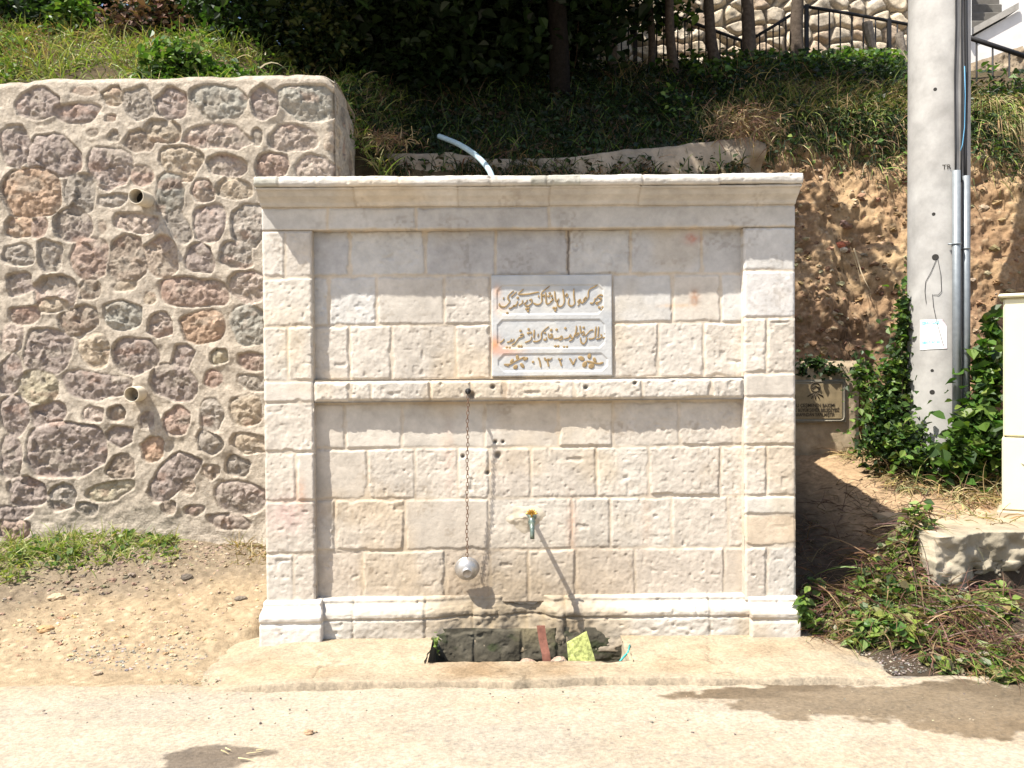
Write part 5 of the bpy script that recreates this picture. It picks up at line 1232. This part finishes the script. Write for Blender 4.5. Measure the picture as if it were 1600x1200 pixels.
shrub('shrub', 'dark leafy shrub at the top left corner above the grass', 'shrub', 25, 42, 4.6, (.85, .5, .55), 80, 40, .085, G_DARK+[G_LUSH[3]], g1, seed=1)
shrub('shrub', 'bright green sapling bush left of the brown dead brush', 'shrub', 118, 46, 4.3, (.30, .3, .38), 34, 34, .075, G_LUSH, g1, seed=2)
shrub('dead_brush', 'brown dead brush heap above the rubble wall', 'dead brush', 232, 58, 4.3, (.62, .4, .42), 90, 26, .075, D_REED+[G_DARK[1], (.08, .06, .04)], g1, 'dry', seed=3)
shrub('shrub', 'low light green bush at the foot of the dead brush', 'shrub', 280, 100, 3.1, (.30, .25, .16), 24, 30, .07, G_LUSH, g1, seed=4)
shrub('shrub', 'dark shrub with bright leaf tips between the dead brush and the big tree', 'shrub', 360, 62, 4.4, (.55, .45, .48), 80, 36, .08, G_DARK+[G_LUSH[3]], g1, seed=5)
shrub('shrub', 'sun-flecked yellowish green shrub at the left edge of the deep shade', 'shrub', 470, 66, 4.6, (.55, .45, .55), 85, 34, .075, G_DARK+[(0.10, .11, .035), (.06, .08, .025)], g1, seed=6)
for k, (px, py, Y, rx, rz, lab) in enumerate(((590, 50, 5.4, .9, .8, 'dark shrub deep in shade right of the sun-flecked one'), (700, 10, 6.6, 1.0, .9, 'darkest evergreen shrub straight behind the middle of the cornice'),
        (810, 20, 6.4, .8, .9, 'dark evergreen shrub touching the big tree trunk on its left'), (885, 20, 6.3, .30, .7, 'dark shaded shrub between the big tree and the first railing'), (560, -60, 7.6, 1.8, 1.2, 'tall evergreen thicket filling the shade behind the left shrubs'), (800, -70, 8.0, 1.6, 1.2, 'tall evergreen thicket behind the big tree'), (250, -70, 7.4, 2.0, 1.2, 'tall dark thicket along the top edge above the brown brush'), (30, -60, 7.2, 1.6, 1.2, 'tall dark thicket in the top left corner'))):
    shrub('evergreen_shrub', lab, 'shrub', px, py, Y, (rx, .5, rz), int(150*rx*rz)+50, 46, .12, G_DARK, g1, seed=30+k, spread=.13)
# ground cover on the slope
def on_hill(n, x0, x1, y0, y1):
    x = RNG.uniform(x0, x1, n); y = RNG.uniform(y0, y1, n); k = ((x < 2.05) | (y > 3.72+0.12*fbm(x*1.6, x*0, 3, 845)-.04)) & ((x < 4.95) | (y < 4.6)); x, y = x[k], y[k]; k = (x < 2.05) | (y > 3.72+0.12*fbm(x*1.6, x*0, 3, 845)-.04); x, y = x[k], y[k]; return np.stack([x, y, hill_z(x, y)], 1)
def lift(p, h): q = p.copy(); q[:, 2] += h*RNG.random(len(p))**1.6; return q
def thin(p, sc, seed, lo=-.15, hi=.25): 
    w = sst(lo, hi, fbm(p[:, 0]*sc, p[:, 1]*sc, 3, seed)); return p[RNG.random(len(p)) < w]
parts = []
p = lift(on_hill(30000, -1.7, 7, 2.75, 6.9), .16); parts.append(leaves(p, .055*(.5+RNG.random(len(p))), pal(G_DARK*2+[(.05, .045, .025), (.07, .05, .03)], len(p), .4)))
p = on_hill(9000, -1.7, 7, 2.75, 6.9); d = rand_dirs(len(p))*.5+np.array((0, -.25, .8)); parts.append(blades(p, d, .12+.2*RNG.random(len(p)), .012, .35, pal(G_DARK+G_GRASS[2:3], len(p))))
p = thin(on_hill(9000, -1.7, 3.2, 2.75, 3.4), 2.5, 960); d = rand_dirs(len(p))*.6+np.array((0, -.9, .25)); parts.append(blades(p, d, .15+.25*RNG.random(len(p)), .010, .55, pal(G_DARK+D_STRAW[1:2]+D_REED[1:2], len(p))))
p = thin(on_hill(6000, -1.6, 6.5, 2.8, 6.5), 1.9, 969, 0, .4); d = rand_dirs(len(p))+np.array((0, -.2, .3)); parts.append(blades(p, d, .1+.3*RNG.random(len(p)), .010, .2, pal(D_REED+D_STRAW[1:2], len(p), .4)))
p = lift(thin(on_hill(9000, 1.6, 7, 4.2, 6.5), 1.7, 961, .0, .35), .30); parts.append(leaves(p, .09*(.3+RNG.random(len(p))), pal(G_LUSH+G_DARK, len(p), .4)))
p = thin(on_hill(7000, 1.2, 7, 3.6, 6.6), 2.1, 962, 0, .3); d = rand_dirs(len(p))*.9+np.array((0, -.15, .35)); parts.append(blades(p, d, .12+.45*RNG.random(len(p))**2, .011, .3, pal(D_STRAW+D_REED+[(.10, .10, .04)], len(p), .4)))
p = lift(on_hill(2600, 2.2, 6.5, 5.6, 6.7), .25); parts.append(leaves(p, .08*(.5+RNG.random(len(p))), pal(G_LUSH, len(p), .3)))
tag(veg('ground_cover', parts, M['leaf']), kind='stuff')
parts = []
p = on_hill(22000, -6.5, -1.15, 2.5, 5.0); p = thin(p, 2.2, 965, -.35, .25); d = rand_dirs(len(p))*.75+np.array((0, -.1, .75)); parts.append(blades(p, d, .06+.28*RNG.random(len(p))**2, .013, .35, pal(G_GRASS+[(.24, .27, .08)]+D_STRAW[2:3], len(p), .4)))
p = thin(on_hill(9000, -6.5, -1.15, 3.2, 5.2), 1.5, 968, 0, .4); d = rand_dirs(len(p))*.9+np.array((0, -.1, .5)); parts.append(blades(p, d, .1+.2*RNG.random(len(p)), .010, .3, pal(D_REED+D_STRAW, len(p), .4)))
p = lift(thin(on_hill(15000, -6.5, -1.3, 2.4, 6.5), 1.8, 966, -.1, .3), .18); parts.append(leaves(p, .05*(.5+RNG.random(len(p))), pal(G_LUSH+G_GRASS[:1], len(p), .3)))
p = lift(on_hill(5000, -3.6, -1.5, 2.6, 3.3), .14); parts.append(leaves(p, .05*(.5+RNG.random(len(p))), pal(G_LUSH, len(p), .3)))
tag(veg('grass', parts, M['leaf']), kind='stuff')
# growth hanging over the lip of the clay bank
parts = []
def lip_pts(n, x0, x1, back=.5):
    x = RNG.uniform(x0, x1, n); ly = 3.72+0.12*fbm(x*1.6, x*0, 3, 845); y = ly+RNG.uniform(-.02, back, n); return np.stack([x, y, hill_z(x, y)+.02], 1)
bank_P = P_BANK; ny_, nx_ = bank_P.shape[:2]
def bank_pts(n, v0, x0, x1):
    j = RNG.integers(0, nx_, n); v = 1-(1-v0)*RNG.random(n)**1.5; i = np.minimum((v*(ny_-1)).astype(int), ny_-1); q = bank_P[i, j]
    w = .50+.30*fbm(q[:, 0]*1.6, q[:, 0]*0, 4, 970); k = (q[:, 0] > x0) & (q[:, 0] < x1) & ((1-v)/(1-v0) < np.clip(w+.25*RNG.normal(size=n), 0, 1.2)); return q[k]+RNG.normal(size=(k.sum(), 3))*.03
p = bank_pts(26000, .78, 1.9, 5.0); d = rand_dirs(len(p))*.8+np.array((0, -.35, -.15)); parts.append(blades(p, d, .08+.28*RNG.random(len(p))**1.5, .009, .4, pal(D_STRAW+D_REED[:1]+G_GRASS+G_DARK*3, len(p), .4), seg=5))
p = bank_pts(9000, .80, 1.9, 5.0); parts.append(leaves(p+np.array((0, -.04, .02)), .055*(.4+RNG.random(len(p))), pal(G_LUSH+G_GRASS[2:3]+G_DARK*2, len(p), .4)))
p = lip_pts(7000, 1.9, 5.0, .8); d = rand_dirs(len(p))*.9+np.array((0, -.3, .5)); parts.append(blades(p, d, .08+.25*RNG.random(len(p)), .010, .35, pal(D_STRAW+G_GRASS, len(p), .4), seg=5))
p = lip_pts(3500, 4.9, 7.4); d = rand_dirs(len(p))*.5+np.array((0, -1, .2)); parts.append(blades(p, d, .2+.3*RNG.random(len(p)), .012, .6, pal(D_STRAW+G_GRASS, len(p)), seg=5))
# reddish dry roots over the end of the concrete wall
c0 = at(1165, 195, 2.85); p = c0+RNG.normal(size=(900, 3))*np.array((.16, .10, .085)); d = rand_dirs(900)+np.array((.15, -.25, -.2)); parts.append(blades(p, d, .06+.14*RNG.random(900), .008, .15, pal(D_REED+D_STRAW, 900), seg=5))
c0 = at(590, 222, 2.8); p = c0+RNG.normal(size=(500, 3))*np.array((.16, .10, .05)); d = rand_dirs(500)*.9+np.array((0, -.3, .2)); parts.append(blades(p, d, .05+.1*RNG.random(500), .008, .3, pal(D_STRAW+D_REED, 500), seg=5))
q = P_BANK.reshape(-1, 3); q = q[RNG.integers(0, len(q), 2600)]; CLOD = q[(q[:, 0] > 2.05)]
tag(veg('overhanging_growth', parts, M['dry']), kind='stuff')

# ivy and bushes round the pole
def pxbox(n, poly_c, rx, ry, Y, dy):
    th = RNG.random(n)*2*np.pi; r = np.abs(RNG.normal(size=n))*.62; out = np.empty((n, 3))
    for i in range(n): out[i] = at(poly_c[0]+rx*r[i]*math.cos(th[i]), poly_c[1]+ry*r[i]*math.sin(th[i]), Y+RNG.uniform(-dy, dy))
    return out
def ivy(name, label, cat, lobes, leaf, cols, base, stemc=(.10, .08, .05)):
    t = thing(name, label, cat, base); P = []
    for (px, py, rx, ry, Y, dy, n) in lobes: P.append(pxbox(n, (px, py), rx, ry, Y, dy))
    P = np.concatenate(P); veg('foliage', [leaves(P, leaf*(.45+RNG.random(len(P))), pal(cols, len(P), .35), .5)], M['leaf'], t)
    m = MB()
    for k, (px, py, rx, ry, Y, dy, n) in enumerate(lobes): limb(m, (base[0], base[1], base[2]-.05), at(px, py-ry*.8, Y), .012, .004, .12, 9, 5, k)
    m.build('stems', M['bark'], t, True, stemc); return t
ivy('ivy', 'tall climbing ivy against the left side of the utility pole', 'ivy', [(1412, 500, 12, 55, 2.05, .12, 420), (1404, 580, 26, 60, 2.1, .16, 800), (1385, 640, 42, 55, 2.1, .2, 1300), (1372, 690, 36, 40, 2.0, .2, 700), (1420, 690, 34, 45, 1.75, .15, 700), (1350, 590, 20, 40, 2.4, .15, 260), (1440, 715, 28, 25, 1.6, .12, 330)], .055, G_LUSH+G_DARK[1:], (at(1400, 740, 1.95)[0], 1.95, .70))
ivy('leafy_bush', 'large-leaved green bush between the utility pole and the cream cabinet', 'bush', [(1545, 590, 26, 60, 1.75, .16, 420), (1530, 660, 40, 55, 1.65, .2, 620), (1515, 710, 42, 40, 1.5, .18, 460), (1552, 520, 14, 30, 1.9, .1, 90), (1490, 715, 22, 28, 1.5, .1, 130), (1560, 700, 22, 40, 1.4, .12, 240)], .095, G_LUSH+[(.06, .13, .022), (.03, .06, .014)], (at(1525, 745, 1.6)[0], 1.6, .66))
ivy('leafy_bush', 'sunlit green bush on the bank below the stair railing, right of the pole', 'bush', [(1570, 262, 40, 28, 4.3, .2, 600), (1585, 300, 30, 25, 4.0, .2, 420), (1535, 240, 18, 14, 4.5, .15, 160)], .075, G_LUSH+G_GRASS[:2], (at(1570, 300, 4.2)[0], 4.2, at(1570, 300, 4.2)[2]))
ivy('ivy', 'dark trailing ivy hanging over the top of the notice plate', 'ivy', [(1275, 568, 36, 12, 2.75, .06, 170), (1300, 578, 30, 12, 2.7, .05, 90), (1255, 577, 10, 14, 2.7, .04, 50)], .05, G_DARK+G_LUSH[3:], (at(1290, 560, 2.9)[0], 2.95, 1.62))
def ground_all(x, y): return np.where((x > 2.5) & (y > .32), np.maximum(ground_z(x, y), .5), ground_z(x, y))
def on_ground(n, px, py, rx, ry, z0=0.0):
    th = RNG.random(n)*2*np.pi; r = np.sqrt(RNG.random(n)); qx = px+rx*r*np.cos(th); qy = py+ry*r*np.sin(th)
    v = FWD+RGT*((qx-800)/FPX)[:, None]-UPV*((qy-600)/FPX)[:, None]; z = np.full(n, z0)
    for _ in range(14):
        P = CAM+v*((z-CAM[2])/v[:, 2])[:, None]; lim = np.where(P[:, 0] < -1.6, YR-.06, 9.0); over = P[:, 1] > lim; P[over] = (CAM+v*((lim-CAM[1])/v[:, 1])[:, None])[over]; z = .6*z+.4*ground_all(P[:, 0], P[:, 1])
    P = CAM+v*((z-CAM[2])/v[:, 2])[:, None]; over = P[:, 1] > lim; P[over] = (CAM+v*((lim-RNG.random(n)**2*.5-CAM[1])/v[:, 1])[:, None])[over]; P[:, 2] = ground_all(P[:, 0], P[:, 1]); return P
# cut vegetation dumped at the right of the fountain
parts = []
for (px, py, rx, ry, n, h) in ((1330, 985, 85, 35, 900, .12), (1395, 940, 60, 40, 800, .22), (1450, 985, 80, 40, 1500, .14), (1520, 1034, 80, 26, 1300, .08), (1590, 1052, 50, 26, 800, .07), (1420, 900, 35, 30, 260, .22), (1530, 960, 60, 30, 420, .10), (1290, 1000, 45, 16, 260, .06)):
    p = on_ground(n, px, py, rx, ry, .03); p = p[RNG.random(n) < sst(-.45, .05, fbm(p[:, 0]*3.5, p[:, 1]*3.5, 3, 981)-.02)]; n = len(p); p[:, 2] += h*RNG.random(n)**1.3
    parts.append(leaves(p, .032+.068*RNG.random(n)**2, pal(G_LUSH+G_GRASS+[(.07, .10, .04), (.14, .13, .06), (.20, .18, .08)], n, .4), 1.0))
    m_ = int(n*.55); p = on_ground(m_, px, py-4, rx, ry, .03); p[:, 2] += h*RNG.random(m_); d = rand_dirs(m_)*np.array((1, 1, .35)); parts.append(blades(p, d, .10+.25*RNG.random(m_), .007, .15, pal(D_REED+D_STRAW[1:2]+G_GRASS[2:3]*2, m_), seg=5))
    m_ = int(n*.4); p = on_ground(m_, px, py-16, rx, ry*.7, .03); p[:, 2] += h*RNG.random(m_); d = rand_dirs(m_)*np.array((1, 1, .3)); parts.append(blades(p, d, .12+.25*RNG.random(m_), .009, .1, pal([(.13, .07, .06), (.16, .09, .06), (.10, .05, .045)], m_), seg=5))
tag(veg('cut_weeds', parts, M['leaf']), kind='stuff')
# litter on the shaded ground, colours halved to deepen the shade, and on the terrace
parts = []
p = on_ground(1500, 1350, 850, 110, 100, .3); d = rand_dirs(len(p))*np.array((1, 1, .35)); p = p[::2]; d = d[::2]; parts.append(blades(p+np.array((0, 0, .012)), d, .08+.2*RNG.random(len(p)), .006, .15, .5*pal(D_REED+D_STRAW[1:2], len(p)), seg=4))
for (px, py, rx, ry, n) in ((1470, 750, 85, 26, 1500), (1530, 770, 60, 24, 700), (1420, 745, 50, 20, 500), (1340, 712, 30, 10, 200), (1500, 822, 90, 16, 400)):
    p = on_ground(n, px, py, rx, ry, .68); d = rand_dirs(n)*np.array((1, 1, .4))+np.array((0, 0, .15)); parts.append(blades(p+np.array((0, 0, .02)), d, .10+.25*RNG.random(n), .009, .3, pal(D_STRAW+G_GRASS[3:]+[(.20, .19, .09)], n), seg=5))
tag(veg('dry_grass', parts, M['dry']), kind='stuff')
# mown grass on the heap at the left
parts = []
for (px, py, rx, ry, n, tall) in ((150, 832, 80, 22, 300, .7), (70, 858, 60, 22, 260, .75), (225, 838, 60, 18, 170, .55), (10, 880, 40, 36, 280, .9), (110, 870, 90, 22, 260, .6), (250, 830, 30, 20, 180, .6)):
    p = on_ground(n, px, py, rx, ry, .30); d = rand_dirs(n)*.8+np.array((0, -.15, .55)); parts.append(blades(p, d, (.08+.20*RNG.random(n))*tall, .009, .35, pal(G_GRASS+[(.32, .29, .14), (.26, .27, .09)], n, .35), seg=4))
    m_ = n//4; p = on_ground(m_, px, py, rx, ry, .30); p[:, 2] += .06*RNG.random(m_); parts.append(leaves(p, .045*(.5+RNG.random(m_)), pal(G_GRASS+G_LUSH, m_)))
p = on_ground(260, 395, 835, 40, 14, .25); d = rand_dirs(260)*.8+np.array((0, 0, .4)); parts.append(blades(p, d, .05+.12*RNG.random(260), .007, .3, pal(D_STRAW+G_GRASS[3:], 260)))
tag(veg('mown_grass', parts, M['leaf']), kind='stuff')
pl = thing('weed', 'small bright green weed growing at the right end of the plinth', 'weed', at(1252, 985, -.05))
p = np.concatenate([pxbox(46, (1254, 950), 12, 24, -.06, .05), pxbox(26, (1266, 966), 14, 12, -.05, .05)]); veg('foliage', [leaves(p, .05*(.5+RNG.random(len(p))), pal(G_LUSH[1:3], len(p)))], M['leaf'], pl)
m = MB(); [limb(m, at(1253, 985, -.05), at(a, b, -.06), .004, .002, .1, 7, 5, a) for a, b in ((1248, 930), (1258, 935), (1270, 960))]; m.build('stems', M['bark'], pl, True, (.07, .10, .03))
pl = thing('weed', 'tiny pale weed sprouting on the left wall inside the basin', 'weed', at(682, 1020, -.28))
p = pxbox(24, (682, 1003), 7, 14, -.28, .02); veg('foliage', [leaves(p, .022*(.5+RNG.random(len(p))), pal(G_LUSH[1:3]+[(.16, .16, .09)], len(p)))], M['leaf'], pl)
m = MB(); limb(m, at(684, 1024, -.28), at(681, 995, -.28), .003, .0015, .05, 6, 5, 2); m.build('stem', M['bark'], pl, True, (.08, .09, .03))
# loose pebbles and clods
def pebbles(P, R, cols):
    ico = np.array([(1, 0, 0), (-1, 0, 0), (0, 1, 0), (0, -1, 0), (0, 0, 1), (0, 0, -1), (.6, .6, .6), (-.6, .6, .6), (.6, -.6, .6), (-.6, -.6, .6), (.6, .6, -.6), (-.6, .6, -.6), (.6, -.6, -.6), (-.6, -.6, -.6)])
    tri = []
    for sx_, a in ((1, 0), (-1, 1)):
        for sy_, b in ((1, 2), (-1, 3)):
            for sz_, c in ((1, 4), (-1, 5)):
                k = 6+(0 if sx_ > 0 else 1)+(0 if sy_ > 0 else 2)+(0 if sz_ > 0 else 4); fl_ = sx_*sy_*sz_ > 0
                for q in ((a, b, k), (b, c, k), (c, a, k)): tri.append(q if fl_ else q[::-1])
    tri = np.array(tri); n = len(P); V = ico[None]*(.65+.7*RNG.random((n, 14, 1))); V = V*(np.array((1, .8, .6))*(.7+.6*RNG.random((n, 1, 3)))); a = RNG.random(n)*6.28; c, s_ = np.cos(a)[:, None], np.sin(a)[:, None]
    V = np.stack([V[..., 0]*c-V[..., 1]*s_, V[..., 0]*s_+V[..., 1]*c, V[..., 2]], -1)*np.asarray(R)[:, None, None]+P[:, None]
    F = (tri[None]+(np.arange(n)*14)[:, None, None]).reshape(-1, 3); return V.reshape(-1, 3), F, np.repeat(pal(cols, n), 14, axis=0)
parts = []
for (px, py, rx, ry, n, r, cols) in ((200, 930, 230, 90, 650, .010, [(.40, .32, .22), (.33, .25, .16), (.28, .22, .16)]), (130, 880, 170, 50, 700, .015, [(.20, .16, .12), (.24, .19, .13)]), (150, 1000, 190, 40, 220, .013, [(.42, .34, .23), (.38, .26, .15)]),
        (215, 1028, 110, 24, 300, .008, [(.25, .22, .19), (.30, .26, .21)]), (1320, 1040, 140, 22, 900, .0065, [(.14, .125, .11), (.2, .175, .15), (.34, .3, .25)]), (1520, 1000, 110, 60, 700, .010, [(.16, .13, .10), (.25, .2, .15)]),
        (700, 1068, 480, 12, 600, .006, [(.34, .28, .2), (.22, .19, .15), (.42, .36, .27)]), (830, 1010, 460, 26, 420, .005, [(.30, .25, .18), (.2, .17, .13)]), (520, 1055, 220, 14, 260, .008, [(.34, .28, .2), (.22, .19, .15), (.42, .36, .27)]), (800, 1130, 800, 60, 260, .0045, [(.16, .14, .12), (.36, .3, .22)]), (330, 850, 90, 40, 500, .012, [(.30, .24, .17), (.24, .19, .14)])):
    P = on_ground(n, px, py, rx, ry, 0.05 if py < 1050 else -.06); rp = (P[:, 1] < -.5); P[rp, 2] = np.maximum(P[rp, 2], -.066)
    V, F, Cc = pebbles(P, r*(.4+1.3*RNG.random(n)**2.2), cols); parts.append((V, F, Cc))
parts.append(pebbles(CLOD, .012+.040*RNG.random(len(CLOD))**3, [(.24, .15, .085), (.17, .105, .065), (.30, .21, .12), (.33, .26, .17)]))
V, F, Cc = merge(parts); tag(mk('gravel', V, F, M['rubble'], None, False, Cc), kind='stuff')
for px, py, r, c, lab in ((376, 937, .040, (.17, .14, .11), 'flat dark stone lying on the sandy ground left of the plinth'), (360, 945, .022, (.40, .32, .22), 'small pale pebble beside the flat dark stone'), (292, 903, .045, (.13, .11, .09), 'dark clod on the sandy ground below the heap'), (90, 935, .055, (.46, .36, .24), 'pale angular stone in the sand at the left'), (70, 985, .05, (.42, .27, .14), 'ochre stone at the sandy road edge on the left'), (152, 1053, .03, (.36, .28, .2), 'round stone at the road edge, lower left'), (482, 1145, .022, (.36, .24, .15), 'lone pebble on the road near the wet patch')):
    q = atz(px, py, .1 if py < 1000 else -.05); gz = float(ground_all(np.array([q[0]]), np.array([q[1]]))[0]); 
    for _ in range(8): q = atz(px, py, max(gz, -.066)); gz = .5*gz+.5*float(ground_all(np.array([q[0]]), np.array([q[1]]))[0])
    q = atz(px, py, max(gz, -.066)); q[2] += r*.15; stone('stone', q, r, int(px), M['rubble'], c, lab, 'stone', None, .5)
parts = []
P = np.array([atz(a, b, -.055) for a, b in ((345, 1172), (372, 1184), (385, 1177), (400, 1172), (352, 1168))]); d = np.array([(.8, -.5, 0), (.9, -.25, .02), (.9, .3, 0), (.7, .3, 0), (.6, -.6, 0)]); parts.append(blades(P, d, np.array([.06, .09, .08, .04, .05]), .006, .0, np.array([(.45, .38, .22)]*5), seg=3))
for a, b in ((1329, 386), (1334, 388)): P = np.array([at(a, b, 2.98)]); parts.append(blades(P, np.array([(.28, -.10, -.95)]), .44, .016, .0, np.array([(.50, .40, .27)]), seg=4))
P = at(428, 106, 2.4)[None]; parts.append(blades(P-np.array((.12, 0, -.0)), np.array([(.8, 0, .6)]), .34, .014, .35, np.array([(.40, .34, .22)]), seg=6))
tag(veg('straw', parts, M['dry']), kind='stuff')
